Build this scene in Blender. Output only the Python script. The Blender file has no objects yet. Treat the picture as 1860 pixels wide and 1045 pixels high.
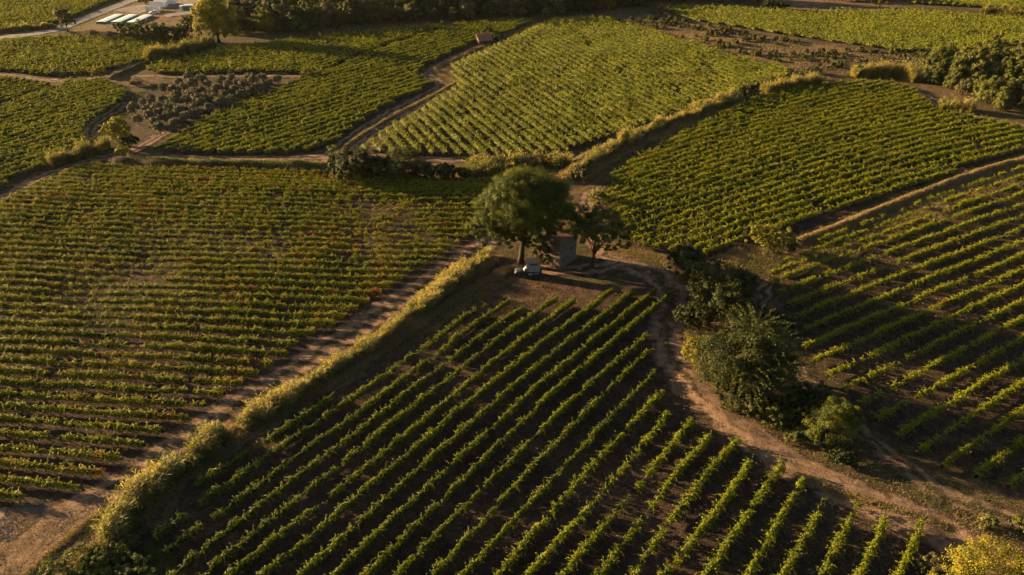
import bpy, math
import numpy as np
from math import radians, sin, cos, tan, pi

# ------------------------------------------------------------------ camera, sky, sun, exposure
SC = bpy.context.scene
COL = SC.collection
W_PX, H_PX = 1860.0, 1045.0
CAM_H, PITCH, HFOV = 64.0, radians(31.8), radians(70.0)
FPX = W_PX / 2 / tan(HFOV / 2)
cam = bpy.data.cameras.new('camera')
cam.sensor_width = 36.0
cam.lens = 18.0 / tan(HFOV / 2)
cam.clip_start, cam.clip_end = 1.0, 6000.0
cam_o = bpy.data.objects.new('camera', cam)
COL.objects.link(cam_o)
cam_o.location = (0, 0, CAM_H)
cam_o.rotation_euler = (pi / 2 - PITCH, 0, 0)
SC.camera = cam_o

SUN_EL = radians(11.0)
SUN_AZ = (-0.935, 0.355)                       # horizontal direction towards the sun
world = bpy.data.worlds.new('World')
SC.world = world
world.use_nodes = True
nt = world.node_tree
bg = nt.nodes['Background']
sky = nt.nodes.new('ShaderNodeTexSky')
sky.sky_type = 'NISHITA'
sky.sun_disc = False
sky.sun_elevation = SUN_EL
sky.sun_rotation = math.atan2(SUN_AZ[0], SUN_AZ[1])
sky.air_density, sky.dust_density, sky.ozone_density = 1.0, 2.0, .8
nt.links.new(sky.outputs[0], bg.inputs[0])
bg.inputs[1].default_value = 0.036  # sky strength
sun = bpy.data.lights.new('sun', 'SUN')
sun.energy = 5.0
sun.angle = radians(0.6)
sun.color = (1.0, 0.70, 0.35)
sun_o = bpy.data.objects.new('sun', sun)
COL.objects.link(sun_o)
from mathutils import Vector, Matrix
sun_o.rotation_euler = Vector((SUN_AZ[0] * cos(SUN_EL), SUN_AZ[1] * cos(SUN_EL), sin(SUN_EL))).to_track_quat('Z', 'Y').to_euler()
SC.view_settings.view_transform = 'Standard'
SC.view_settings.look = 'None'
SC.view_settings.exposure = 2.05
SC.view_settings.gamma = 1.0
SC.cycles.max_bounces = 5
SC.cycles.diffuse_bounces = 3
SC.cycles.transparent_max_bounces = 4

# ------------------------------------------------------------------ numeric helpers
RNG = np.random.default_rng(11)


def hash2(ix, iy, seed):
    h = (ix.astype(np.int64) * 374761393 + iy.astype(np.int64) * 668265263 + seed * 982451653) & 0xFFFFFFFF
    h = ((h ^ (h >> 13)) * 1274126177) & 0xFFFFFFFF
    return ((h ^ (h >> 16)) & 0xFFFFFF) / float(0xFFFFFF)


def vn(x, y, seed=0):
    x = np.asarray(x, float); y = np.asarray(y, float)
    ix, iy = np.floor(x), np.floor(y)
    fx, fy = x - ix, y - iy
    fx = fx * fx * (3 - 2 * fx); fy = fy * fy * (3 - 2 * fy)
    a = hash2(ix, iy, seed); b = hash2(ix + 1, iy, seed); c = hash2(ix, iy + 1, seed); d = hash2(ix + 1, iy + 1, seed)
    return (a * (1 - fx) + b * fx) * (1 - fy) + (c * (1 - fx) + d * fx) * fy


def fbm(x, y, seed=0, oct=3):
    s, a, t = 0, 0.5, 0
    for i in range(oct):
        s = s + a * vn(x * 2 ** i, y * 2 ** i, seed + i * 7); t += a; a *= 0.5
    return s / t


def at(px, py, z=0.0):
    """ground point seen at a photo pixel (for a surface at height z)"""
    px = np.asarray(px, float); py = np.asarray(py, float)
    rx = (px - W_PX / 2) / FPX; ry = (py - H_PX / 2) / FPX
    dz = -(sin(PITCH) + ry * cos(PITCH)); dy = cos(PITCH) - ry * sin(PITCH)
    t = (z - CAM_H) / dz
    return np.stack([rx * t, dy * t], -1)


def P(pts, z=0.0):
    a = np.array(pts, float)
    return at(a[:, 0], a[:, 1], z)


def inside(xy, poly):
    x, y = xy[:, 0], xy[:, 1]
    r = np.zeros(len(x), bool)
    n = len(poly)
    for i in range(n):
        x1, y1 = poly[i]; x2, y2 = poly[(i + 1) % n]
        c = (y1 > y) != (y2 > y)
        with np.errstate(divide='ignore', invalid='ignore'):
            r ^= c & (x < (x2 - x1) * (y - y1) / (y2 - y1 if y2 != y1 else 1e-9) + x1)
    return r


def dist_line(xy, line):
    """distance to a polyline and signed side (positive to the left of its direction)"""
    best = np.full(len(xy), 1e9); side = np.zeros(len(xy))
    for a, b in zip(line[:-1], line[1:]):
        d = b - a; L = max(np.hypot(*d), 1e-6)
        v = xy - a
        t = np.clip((v @ d) / L ** 2, 0, 1)
        q = v - t[:, None] * d
        dd = np.hypot(q[:, 0], q[:, 1])
        s = (d[0] * v[:, 1] - d[1] * v[:, 0]) / L
        m = dd < best
        best = np.where(m, dd, best); side = np.where(m, s, side)
    return best, side


def resample(line, step):
    seg = np.hypot(*np.diff(line, axis=0).T)
    s = np.concatenate([[0], np.cumsum(seg)])
    n = max(2, int(s[-1] / step) + 1)
    u = np.linspace(0, s[-1], n)
    return np.stack([np.interp(u, s, line[:, 0]), np.interp(u, s, line[:, 1])], -1), u


def smooth_line(line, k=3):
    p, _ = resample(line, 1.0)
    for _ in range(k):
        q = p.copy(); q[1:-1] = (p[:-2] + 2 * p[1:-1] + p[2:]) / 4; p = q
    return p


# ------------------------------------------------------------------ the lie of the land
# banks: (polyline in photo pixels, height, half width near side, half width far side)
BANKS = [
    ([(215, 300), (300, 306), (420, 309), (560, 312), (600, 312)], 1.9, 2.2, 6.0),      # grass bank above the left vineyard
    ([(1440, 446), (1480, 432), (1560, 399), (1650, 362), (1740, 329), (1800, 307), (1860, 292), (1990, 258)], 0.9, 1.6, 1.6),
    ([(905, 470), (830, 515), (740, 590), (640, 655), (540, 715), (450, 765), (380, 815), (300, 885), (220, 960), (120, 1050)], 0.3, 1.2, 1.2),
    ([(120, 66), (240, 70), (350, 76)], 2.0, 1.6, 5.0),                                 # wall of earth below the yard
    ([(240, 150), (275, 158)], 1.0, 1.0, 2.0),
    ([(215, 140), (262, 118), (330, 102), (385, 86)], 1.0, 1.2, 2.5),
    ([(1030, 330), (1060, 290), (1130, 260), (1240, 212), (1340, 180)], 1.0, 2.0, 3.0),
    ([(600, 290), (640, 257), (720, 207), (790, 172), (828, 150)], 0.4, 0.8, 0.8),
    ([(1250, 690), (1330, 770), (1450, 850), (1560, 900), (1680, 960)], 0.25, 3.0, 3.0),
]
BANKS_W = [(smooth_line(P(l)), h, wn, wf) for l, h, wn, wf in BANKS]


def height(xy):
    xy = np.asarray(xy, float)
    z = (fbm(xy[:, 0] / 28, xy[:, 1] / 28, 3, 2) - 0.5) * 0.9 + (fbm(xy[:, 0] / 5, xy[:, 1] / 5, 5, 2) - 0.5) * 0.22
    for line, h, wn, wf in BANKS_W:
        lo, hi = line.min(0) - 8, line.max(0) + 8
        m = (xy[:, 0] > lo[0]) & (xy[:, 0] < hi[0]) & (xy[:, 1] > lo[1]) & (xy[:, 1] < hi[1])
        if not m.any():
            continue
        d, s = dist_line(xy[m], line)
        w = np.where(s * np.sign(line[-1, 0] - line[0, 0]) > 0, wf, wn)
        t = np.clip(1 - d / w, 0, 1)
        z[m] += h * t * t * (3 - 2 * t) * (0.75 + 0.5 * vn(xy[m, 0] / 4, xy[m, 1] / 4, 21))
    return z


def h1(x, y):
    return float(height(np.array([[x, y]]))[0])


# ------------------------------------------------------------------ meshes
def make_mesh(name, verts, faces4=None, faces3=None, mats=(), attrs=None, fmat=None, smooth=False):
    me = bpy.data.meshes.new(name)
    f4 = np.zeros((0, 4), np.int32) if faces4 is None or len(faces4) == 0 else np.asarray(faces4, np.int32)
    f3 = np.zeros((0, 3), np.int32) if faces3 is None or len(faces3) == 0 else np.asarray(faces3, np.int32)
    verts = np.asarray(verts, np.float32)
    me.vertices.add(len(verts)); me.vertices.foreach_set('co', verts.ravel())
    loops = np.concatenate([f4.ravel(), f3.ravel()])
    me.loops.add(len(loops)); me.loops.foreach_set('vertex_index', loops)
    nf = len(f4) + len(f3)
    me.polygons.add(nf)
    st = np.concatenate([np.arange(len(f4)) * 4, len(f4) * 4 + np.arange(len(f3)) * 3]).astype(np.int32)
    me.polygons.foreach_set('loop_start', st)
    if fmat is not None:
        me.polygons.foreach_set('material_index', np.asarray(fmat, np.int32))
    me.polygons.foreach_set('use_smooth', np.full(nf, smooth))
    for m in mats:
        me.materials.append(m)
    for an, (dom, typ, data) in (attrs or {}).items():
        a = me.attributes.new(an, typ, dom)
        a.data.foreach_set('color' if typ == 'FLOAT_COLOR' else 'value', np.asarray(data, np.float32).ravel())
    me.update(calc_edges=True)
    return me


class MB:
    """gathers shapes into one mesh; every face carries a tint value and a material slot"""
    def __init__(s):
        s.v, s.f4, s.f3, s.t4, s.t3, s.m4, s.m3, s.n = [], [], [], [], [], [], [], 0

    def add(s, v, f4=None, f3=None, t=0.5, m=0):
        v = np.asarray(v, float).reshape(-1, 3)
        for f, F, T, M in ((f4, s.f4, s.t4, s.m4), (f3, s.f3, s.t3, s.m3)):
            if f is not None and len(f):
                f = np.asarray(f)
                F.append(f + s.n); T.append(np.broadcast_to(np.asarray(t, float), (len(f),))); M.append(np.full(len(f), m))
        s.v.append(v); s.n += len(v)

    def quads(s, c, a, b, t, m=0):
        """cards: centre c, half vectors a and b (n x 3)"""
        n = len(c)
        v = np.stack([c - a - b * .6, c + a * .15 - b, c + a, c + a * .15 + b], 1).reshape(-1, 3) if n else np.zeros((0, 3))
        f = np.arange(n * 4).reshape(-1, 4)
        s.add(v, f4=f, t=t, m=m)

    def box(s, x0, x1, y0, y1, z0, z1, t=.5, m=0, tx=0, ty=0):
        v = [(x0, y0, z0), (x1, y0, z0), (x1, y1, z0), (x0, y1, z0), (x0 + tx, y0 + ty, z1), (x1 - tx, y0 + ty, z1), (x1 - tx, y1 - ty, z1), (x0 + tx, y1 - ty, z1)]
        s.add(v, f4=[(0, 3, 2, 1), (4, 5, 6, 7), (0, 1, 5, 4), (1, 2, 6, 5), (2, 3, 7, 6), (3, 0, 4, 7)], t=t, m=m)

    def tube(s, path, rad, k=7, t=.5, m=0, cap=True):
        p = np.asarray(path, float); n = len(p)
        r = np.broadcast_to(np.asarray(rad, float), (n,))
        d = np.gradient(p, axis=0); d /= np.linalg.norm(d, axis=1)[:, None] + 1e-9
        ref = np.where(np.abs(d[:, 2:3]) > .9, np.array([[1., 0, 0]]), np.array([[0, 0, 1.]]))
        u = np.cross(d, ref); u /= np.linalg.norm(u, axis=1)[:, None] + 1e-9
        w = np.cross(d, u)
        a = np.arange(k) * 2 * pi / k
        v = p[:, None] + r[:, None, None] * (u[:, None] * np.cos(a)[None, :, None] + w[:, None] * np.sin(a)[None, :, None])
        i = np.arange(n - 1)[:, None] * k; j = np.arange(k)[None]; j2 = (j + 1) % k
        f = np.stack([i + j, i + j2, i + k + j2, i + k + j], -1).reshape(-1, 4)
        vv = v.reshape(-1, 3)
        f3 = None
        if cap:
            vv = np.vstack([vv, p[:1], p[-1:]]); c0, c1 = n * k, n * k + 1
            f3 = [(c0, (q + 1) % k, q) for q in range(k)] + [(c1, (n - 1) * k + q, (n - 1) * k + (q + 1) % k) for q in range(k)]
        s.add(vv, f4=f, f3=f3, t=t, m=m)

    def wheel(s, c, r, w, t=.5, m=0, k=18, axis=1, r2=None):
        a = np.arange(k) * 2 * pi / k
        prof = [(0, -w / 2), (r * .82, -w / 2), (r, -w * .32), (r, w * .32), (r * .82, w / 2), (0, w / 2)]
        ring = []
        for pr, pw in prof:
            q = np.zeros((k, 3)); o = [i for i in range(3) if i != axis]
            q[:, o[0]] = pr * np.cos(a); q[:, o[1]] = pr * np.sin(a); q[:, axis] = pw
            ring.append(q + np.array(c))
        v = np.vstack(ring)
        f = [(i * k + j, i * k + (j + 1) % k, (i + 1) * k + (j + 1) % k, (i + 1) * k + j) for i in range(len(prof) - 1) for j in range(k)]
        s.add(v, f4=f, t=t, m=m)

    def loft(s, secs, t=.5, m=0, cap=True):
        """secs: list of closed rings with the same number of points"""
        k = len(secs[0]); v = np.vstack([np.asarray(q, float) for q in secs])
        f = [(i * k + j, i * k + (j + 1) % k, (i + 1) * k + (j + 1) % k, (i + 1) * k + j) for i in range(len(secs) - 1) for j in range(k)]
        f3 = None
        if cap:
            c0 = np.mean(np.asarray(secs[0], float), 0); c1 = np.mean(np.asarray(secs[-1], float), 0)
            v = np.vstack([v, c0, c1]); n = len(secs) * k
            f3 = [(n, (q + 1) % k, q) for q in range(k)] + [(n + 1, (len(secs) - 1) * k + q, (len(secs) - 1) * k + (q + 1) % k) for q in range(k)]
        s.add(v, f4=f, f3=f3, t=t, m=m)

    def mesh(s, name, mats, smooth=False):
        cat = lambda L, w: np.concatenate(L) if L else np.zeros((0,) + w)
        t = np.concatenate([cat(s.t4, ()), cat(s.t3, ())]); fm = np.concatenate([cat(s.m4, ()), cat(s.m3, ())])
        return make_mesh(name, np.concatenate(s.v) if s.v else np.zeros((0, 3)), cat(s.f4, (4,)), cat(s.f3, (3,)), mats,
                         {'tint': ('FACE', 'FLOAT', t)}, fm, smooth)


def link(name, me, parent=None, loc=None, rz=0.0):
    o = bpy.data.objects.new(name, me); COL.objects.link(o)
    if parent is not None:
        o.parent = parent
    if loc is not None:
        o.location = loc
    o.rotation_euler = (0, 0, rz)
    return o


def tag(o, label=None, cat=None, group=None, kind=None):
    for k, v in (('label', label), ('category', cat), ('group', group), ('kind', kind)):
        if v:
            o[k] = v
    return o


def empty(name, loc, rz=0.0):
    o = bpy.data.objects.new(name, None); COL.objects.link(o)
    o.location = loc; o.rotation_euler = (0, 0, rz); o.empty_display_size = .5
    return o


def dup(root, loc, rz, scale, label):
    r = root.copy(); COL.objects.link(r)
    r.location = loc; r.rotation_euler = (0, 0, rz); r.scale = scale; r['label'] = label
    for ch in root.children:
        c = ch.copy(); COL.objects.link(c); c.parent = r
    return r


# ------------------------------------------------------------------ materials
def mat(name):
    m = bpy.data.materials.new(name); m.use_nodes = True
    n = m.node_tree.nodes; l = m.node_tree.links
    return m, n, l, n['Principled BSDF']


def ramp(n, stops):
    r = n.new('ShaderNodeValToRGB')
    e = r.color_ramp.elements
    while len(e) > 1:
        e.remove(e[-1])
    e[0].position, e[0].color = stops[0][0], (*stops[0][1], 1)
    for p, c in stops[1:]:
        q = e.new(p); q.color = (*c, 1)
    return r


def noise(n, l, scale, detail=3, rough=.6, vec=None):
    x = n.new('ShaderNodeTexNoise'); x.inputs['Scale'].default_value = scale
    x.inputs['Detail'].default_value = detail; x.inputs['Roughness'].default_value = rough
    if vec is not None:
        l.new(vec, x.inputs['Vector'])
    return x


def mixc(n, l, fac, a, b, mode='MIX'):
    x = n.new('ShaderNodeMix'); x.data_type = 'RGBA'; x.blend_type = mode
    for s, v in ((0, fac), (6, a), (7, b)):
        if hasattr(v, 'is_output'):
            l.new(v, x.inputs[s])
        elif isinstance(v, tuple):
            x.inputs[s].default_value = (*v, 1) if len(v) == 3 else v
        else:
            x.inputs[s].default_value = v
    return x.outputs[2]


def math_(n, l, op, a, b=None, c=None, clamp=False):
    x = n.new('ShaderNodeMath'); x.operation = op; x.use_clamp = clamp
    for i, v in enumerate((a, b, c)):
        if v is None:
            continue
        if hasattr(v, 'is_output'):
            l.new(v, x.inputs[i])
        else:
            x.inputs[i].default_value = v
    return x.outputs[0]


def leaf_mat(name, stops, trans=.35, patch=6.0, rough=.65, spread=.25):
    m, n, l, b = mat(name)
    at_ = n.new('ShaderNodeAttribute'); at_.attribute_name = 'tint'
    geo = n.new('ShaderNodeNewGeometry')
    ns = noise(n, l, 1 / patch, 3, .6, geo.outputs['Position'])
    k = math_(n, l, 'MULTIPLY_ADD', ns.outputs[0], spread, -spread / 2)
    v = math_(n, l, 'ADD', at_.outputs['Fac'], k, clamp=True)
    r = ramp(n, stops); l.new(v, r.inputs[0])
    l.new(r.outputs[0], b.inputs['Base Color'])
    b.inputs['Roughness'].default_value = rough
    b.inputs['Specular IOR Level'].default_value = .25
    tr = n.new('ShaderNodeBsdfTranslucent')
    warm = mixc(n, l, 1.0, r.outputs[0], (1.35, 1.25, .55), 'MULTIPLY')
    l.new(warm, tr.inputs[0])
    mx = n.new('ShaderNodeMixShader'); mx.inputs[0].default_value = trans
    l.new(b.outputs[0], mx.inputs[1]); l.new(tr.outputs[0], mx.inputs[2])
    l.new(mx.outputs[0], n['Material Output'].inputs[0])
    return m


M = {}
VINE = [(0, (.013, .018, .003)), (.35, (.064, .083, .006)), (.58, (.18, .20, .006)), (.76, (.27, .245, .010)), (.9, (.38, .22, .02)), (.97, (.28, .075, .02)), (1, (.16, .04, .015))]
VINE_FAR = [(0, (.02, .026, .004)), (.35, (.098, .122, .007)), (.65, (.22, .23, .009)), (.92, (.30, .235, .014)), (1, (.3, .19, .03))]
M['vine'] = leaf_mat('vine_leaf', VINE, .3, 7)
M['vine_far'] = leaf_mat('vine_leaf_far', VINE_FAR, .27, 12)
M['reed'] = leaf_mat('reed_leaf', [(0, (.05, .055, .016)), (.4, (.18, .18, .05)), (.75, (.36, .315, .10)), (1, (.52, .40, .15))], .4, 4, spread=.4)
M['straw'] = leaf_mat('dry_grass_blade', [(0, (.10, .075, .035)), (.5, (.25, .185, .09)), (1, (.42, .32, .17))], .3, 6)
M['weed'] = leaf_mat('green_weed', [(0, (.03, .045, .012)), (.6, (.09, .12, .03)), (1, (.2, .19, .06))], .3, 4)
M['pine'] = leaf_mat('pine_needle', [(0, (.02, .03, .004)), (.6, (.085, .105, .009)), (1, (.20, .19, .013))], .32, 3)
M['dark'] = leaf_mat('dark_leaf', [(0, (.016, .02, .006)), (.6, (.05, .062, .012)), (1, (.12, .13, .024))], .28, 4)
M['wood'] = leaf_mat('woodland_leaf', [(0, (.024, .027, .009)), (.5, (.062, .074, .014)), (.85, (.14, .145, .022)), (1, (.20, .175, .035))], .28, 9, spread=.5)
M['brush'] = leaf_mat('brush_leaf', [(0, (.035, .035, .014)), (.5, (.085, .08, .03)), (1, (.18, .15, .06))], .25, 4)
M['olive'] = leaf_mat('olive_leaf', [(0, (.08, .075, .045)), (.6, (.17, .155, .09)), (1, (.27, .24, .13))], .25, 5)
M['bright'] = leaf_mat('bright_leaf', [(0, (.07, .075, .008)), (.5, (.21, .20, .016)), (.85, (.37, .30, .03)), (1, (.42, .26, .03))], .38, 3)


def plain(name, col, rough=.7, metal=0, var=.25, scale=6, bump=.0, spec=.3):
    m, n, l, b = mat(name)
    g = n.new('ShaderNodeTexCoord')
    ns = noise(n, l, scale, 4, .65, g.outputs['Object'])
    a = tuple(c * (1 - var) for c in col); c2 = tuple(min(1, c * (1 + var)) for c in col)
    l.new(mixc(n, l, ns.outputs[0], a, c2), b.inputs['Base Color'])
    b.inputs['Roughness'].default_value = rough; b.inputs['Metallic'].default_value = metal
    b.inputs['Specular IOR Level'].default_value = spec
    if bump:
        bp = n.new('ShaderNodeBump'); bp.inputs['Strength'].default_value = bump
        l.new(ns.outputs[0], bp.inputs['Height']); l.new(bp.outputs[0], b.inputs['Normal'])
    return m


M['bark'] = plain('bark', (.045, .031, .023), .9, var=.5, scale=9, bump=.6)
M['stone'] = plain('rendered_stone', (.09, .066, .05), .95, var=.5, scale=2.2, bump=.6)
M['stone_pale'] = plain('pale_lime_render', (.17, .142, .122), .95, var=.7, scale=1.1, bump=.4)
M['tile'] = plain('clay_tile', (.30, .14, .09), .9, var=.45, scale=3.5, bump=.4)
M['white'] = plain('white_gelcoat', (.78, .78, .77), .45, var=.05, scale=.4)
M['teal'] = plain('teal_panel', (.05, .24, .26), .5, var=.15, scale=.8)
M['cream'] = plain('cream_roof', (.62, .56, .46), .7, var=.1, scale=.6)
M['dark_metal'] = plain('dark_metal', (.02, .022, .028), .45, var=.2)
M['navy'] = plain('dark_car_paint', (.022, .022, .028), .25, var=.1, spec=.6)
M['silver'] = plain('grey_car_paint', (.032, .029, .03), .45, .1, var=.08, spec=.6)
M['grey_box'] = plain('grey_box_panel', (.21, .205, .215), .5, var=.06, scale=1.2)
M['glass'] = plain('car_glass', (.02, .025, .03), .06, var=.1, spec=.8)
M['pale_glass'] = plain('pale_glare_glass', (.5, .52, .52), .3, var=.05, spec=.8)  # windscreen's white reflection put into the base colour; also the pale headlight lenses
M['rubber'] = plain('rubber', (.018, .018, .018), .85)
M['black'] = plain('black_trim', (.012, .012, .014), .5)
M['asphalt'] = plain('road_surface', (.17, .15, .14), .9, var=.25, scale=.35, bump=.1)
M['gravel'] = plain('yard_gravel', (.19, .16, .15), .95, var=.35, scale=.5, bump=.2)
M['post'] = plain('weathered_post', (.28, .22, .16), .9, var=.3)


def ground_mat(name, track=False):
    m, n, l, b = mat(name)
    zone = n.new('ShaderNodeAttribute'); zone.attribute_name = 'zone'
    sep = n.new('ShaderNodeSeparateColor'); l.new(zone.outputs['Color'], sep.inputs[0])
    geo = n.new('ShaderNodeNewGeometry'); pos = geo.outputs['Position']
    big = noise(n, l, .09, 4, .6, pos); mid = noise(n, l, .75, 5, .65, pos); fine = noise(n, l, 4.5, 5, .7, pos); vf = noise(n, l, 14, 3, .7, pos)
    soil = ramp(n, [(.25, (.032, .022, .017)), (.5, (.062, .043, .033)), (.75, (.115, .08, .06))]); l.new(mid.outputs[0], soil.inputs[0])
    straw = ramp(n, [(.3, (.085, .06, .03)), (.5, (.20, .14, .065)), (.72, (.36, .26, .13))]); l.new(fine.outputs[0], straw.inputs[0])
    green = ramp(n, [(.3, (.03, .032, .012)), (.5, (.075, .075, .022)), (.72, (.16, .14, .05))]); l.new(fine.outputs[0], green.inputs[0])
    trk = ramp(n, [(.28, (.13, .084, .06)), (.5, (.275, .18, .128)), (.72, (.48, .335, .245))]); l.new(mid.outputs[0], trk.inputs[0])
    red = ramp(n, [(.35, (.22, .09, .045)), (.65, (.34, .15, .075))]); l.new(fine.outputs[0], red.inputs[0])
    col = soil.outputs[0]
    wob = math_(n, l, 'ADD', math_(n, l, 'MULTIPLY_ADD', mid.outputs[0], .9, -.45), math_(n, l, 'MULTIPLY_ADD', fine.outputs[0], 1.0, -.5))

    def layer(col, w, c2, k=3.0):
        t = math_(n, l, 'ADD', w, math_(n, l, 'MULTIPLY', wob, .8))
        t = math_(n, l, 'MULTIPLY_ADD', t, k, -k / 2 + .5, clamp=True)
        return mixc(n, l, t, col, c2)
    # thin weeds and straw that lie about everywhere
    t = math_(n, l, 'MULTIPLY_ADD', big.outputs[0], 1.6, -.62)
    t = math_(n, l, 'ADD', t, math_(n, l, 'MULTIPLY_ADD', fine.outputs[0], 1.8, -1.0))
    col = mixc(n, l, math_(n, l, 'MULTIPLY', t, .5, clamp=True), col, straw.outputs[0])
    col = layer(col, sep.outputs[2], trk.outputs[0])
    col = layer(col, sep.outputs[1], green.outputs[0])
    col = layer(col, sep.outputs[0], straw.outputs[0])
    col = layer(col, zone.outputs['Alpha'], red.outputs[0])
    dk = math_(n, l, 'MULTIPLY_ADD', vf.outputs[0], .9, .55)
    col = mixc(n, l, 1.0, col, dk, 'MULTIPLY') if False else mixc(n, l, .35, col, mixc(n, l, vf.outputs[0], (.03, .02, .015), (.45, .32, .2)), 'OVERLAY')
    l.new(col, b.inputs['Base Color'])
    b.inputs['Roughness'].default_value = .95; b.inputs['Specular IOR Level'].default_value = .1
    hsum = math_(n, l, 'ADD', math_(n, l, 'MULTIPLY', fine.outputs[0], .5), math_(n, l, 'MULTIPLY', vf.outputs[0], .22))
    hsum = math_(n, l, 'ADD', hsum, math_(n, l, 'MULTIPLY', mid.outputs[0], .9))
    bp = n.new('ShaderNodeBump'); bp.inputs['Strength'].default_value = .9; bp.inputs['Distance'].default_value = .35
    l.new(hsum, bp.inputs['Height']); l.new(bp.outputs[0], b.inputs['Normal'])
    return m


M['ground'] = ground_mat('earth_and_grass')

# ------------------------------------------------------------------ field outlines (photo pixels -> ground)
F1 = P([(905, 545), (985, 515), (1060, 535), (1110, 512), (1215, 520), (1235, 545), (1185, 620), (1205, 690), (1275, 765), (1350, 795), (1430, 845), (1520, 895), (1620, 945), (1690, 960), (1720, 1045), (1720, 1200), (250, 1200), (255, 1000), (350, 880), (450, 800), (600, 712), (750, 620)])
F2 = P([(-420, 1000), (60, 912), (100, 912), (165, 887), (240, 833), (390, 738), (480, 678), (560, 620), (620, 592), (700, 538), (760, 499), (815, 462), (858, 432), (880, 400), (910, 345), (905, 331), (780, 331), (750, 322), (590, 328), (525, 321), (400, 308), (300, 302), (175, 297), (100, 325), (20, 365), (-40, 392), (-160, 440), (-420, 560)])
F3 = P([(655, 274), (700, 238), (760, 203), (838, 153), (812, 125), (860, 105), (920, 78), (975, 52), (1000, 38), (1100, 36), (1180, 52), (1250, 78), (1330, 103), (1420, 127), (1440, 138), (1400, 150), (1350, 170), (1250, 203), (1150, 238), (1080, 262), (1030, 280), (900, 288), (830, 288), (790, 285), (720, 285)])
F4 = P([(1085, 352), (1110, 322), (1178, 277), (1260, 237), (1334, 200), (1380, 178), (1480, 158), (1560, 150), (1620, 152), (1660, 165), (1690, 195), (1730, 208), (1800, 222), (1870, 240), (1990, 262), (1990, 240), (1860, 278), (1740, 315), (1650, 350), (1560, 388), (1480, 418), (1420, 440), (1300, 470), (1240, 470), (1160, 455), (1120, 420)])
F5 = P([(1395, 520), (1405, 495), (1440, 470), (1480, 446), (1560, 412), (1650, 376), (1740, 343), (1800, 322), (1870, 302), (2050, 255), (2050, 960), (1860, 905), (1800, 880), (1750, 868), (1690, 855), (1640, 815), (1580, 765), (1530, 720), (1470, 660), (1435, 610), (1420, 560)])
F6 = P([(275, 275), (400, 209), (545, 147), (580, 141), (655, 108), (822, 49), (900, 42), (960, 38), (975, 42), (930, 60), (900, 68), (862, 80), (815, 102), (762, 130), (758, 142), (793, 153), (755, 170), (700, 196), (655, 227), (610, 260), (560, 276), (480, 282), (380, 282)])
F6B = P([(262, 132), (300, 116), (370, 102), (440, 86), (560, 72), (700, 58), (800, 47), (816, 47), (650, 103), (575, 137), (540, 135), (420, 134), (340, 137), (290, 138)])
F7 = P([(-420, 500), (-420, 330), (0, 200), (100, 160), (130, 150), (190, 148), (232, 172), (225, 188), (180, 215), (155, 240), (160, 262), (110, 285), (85, 306), (40, 325), (0, 345), (-60, 375), (-120, 405)])
F11 = P([(-60, 138), (0, 140), (60, 148), (95, 152), (60, 170), (0, 188), (-60, 200)])
F8 = P([(-500, 118), (-500, 92), (-80, 82), (100, 70), (200, 72), (300, 76), (350, 84), (330, 98), (270, 112), (230, 122), (170, 136), (80, 138), (0, 130), (-80, 125)])
F9 = P([(-600, -24), (0, -24), (230, -24), (222, -4), (150, 25), (110, 42), (60, 50), (0, 56), (-120, 62), (-600, 78)])
F10 = P([(1190, 13), (1300, 15), (1450, 22), (1650, 22), (1860, 36), (2300, 70), (2300, 120), (1990, 90), (1860, 75), (1820, 86), (1800, 98), (1720, 96), (1640, 96), (1560, 85), (1400, 60), (1250, 36)])
F12 = P([(1660, -15), (1990, -25), (1990, 22), (1860, 17), (1760, 14), (1650, 8)])
F13 = P([(460, -20), (900, -20), (560, -8), (470, 4)])
SCRUB = P([(1120, 40), (1190, 20), (1250, 42), (1400, 68), (1560, 93), (1700, 100), (1650, 125), (1540, 135), (1500, 150), (1445, 135), (1330, 101), (1250, 75), (1180, 50)])
GROVE = P([(235, 195), (270, 165), (330, 140), (515, 136), (550, 144), (400, 207), (300, 258), (250, 268), (225, 240)])
YARD = P([(160, 40), (245, -5), (460, -12), (400, 55), (330, 72), (120, 64)])

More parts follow.
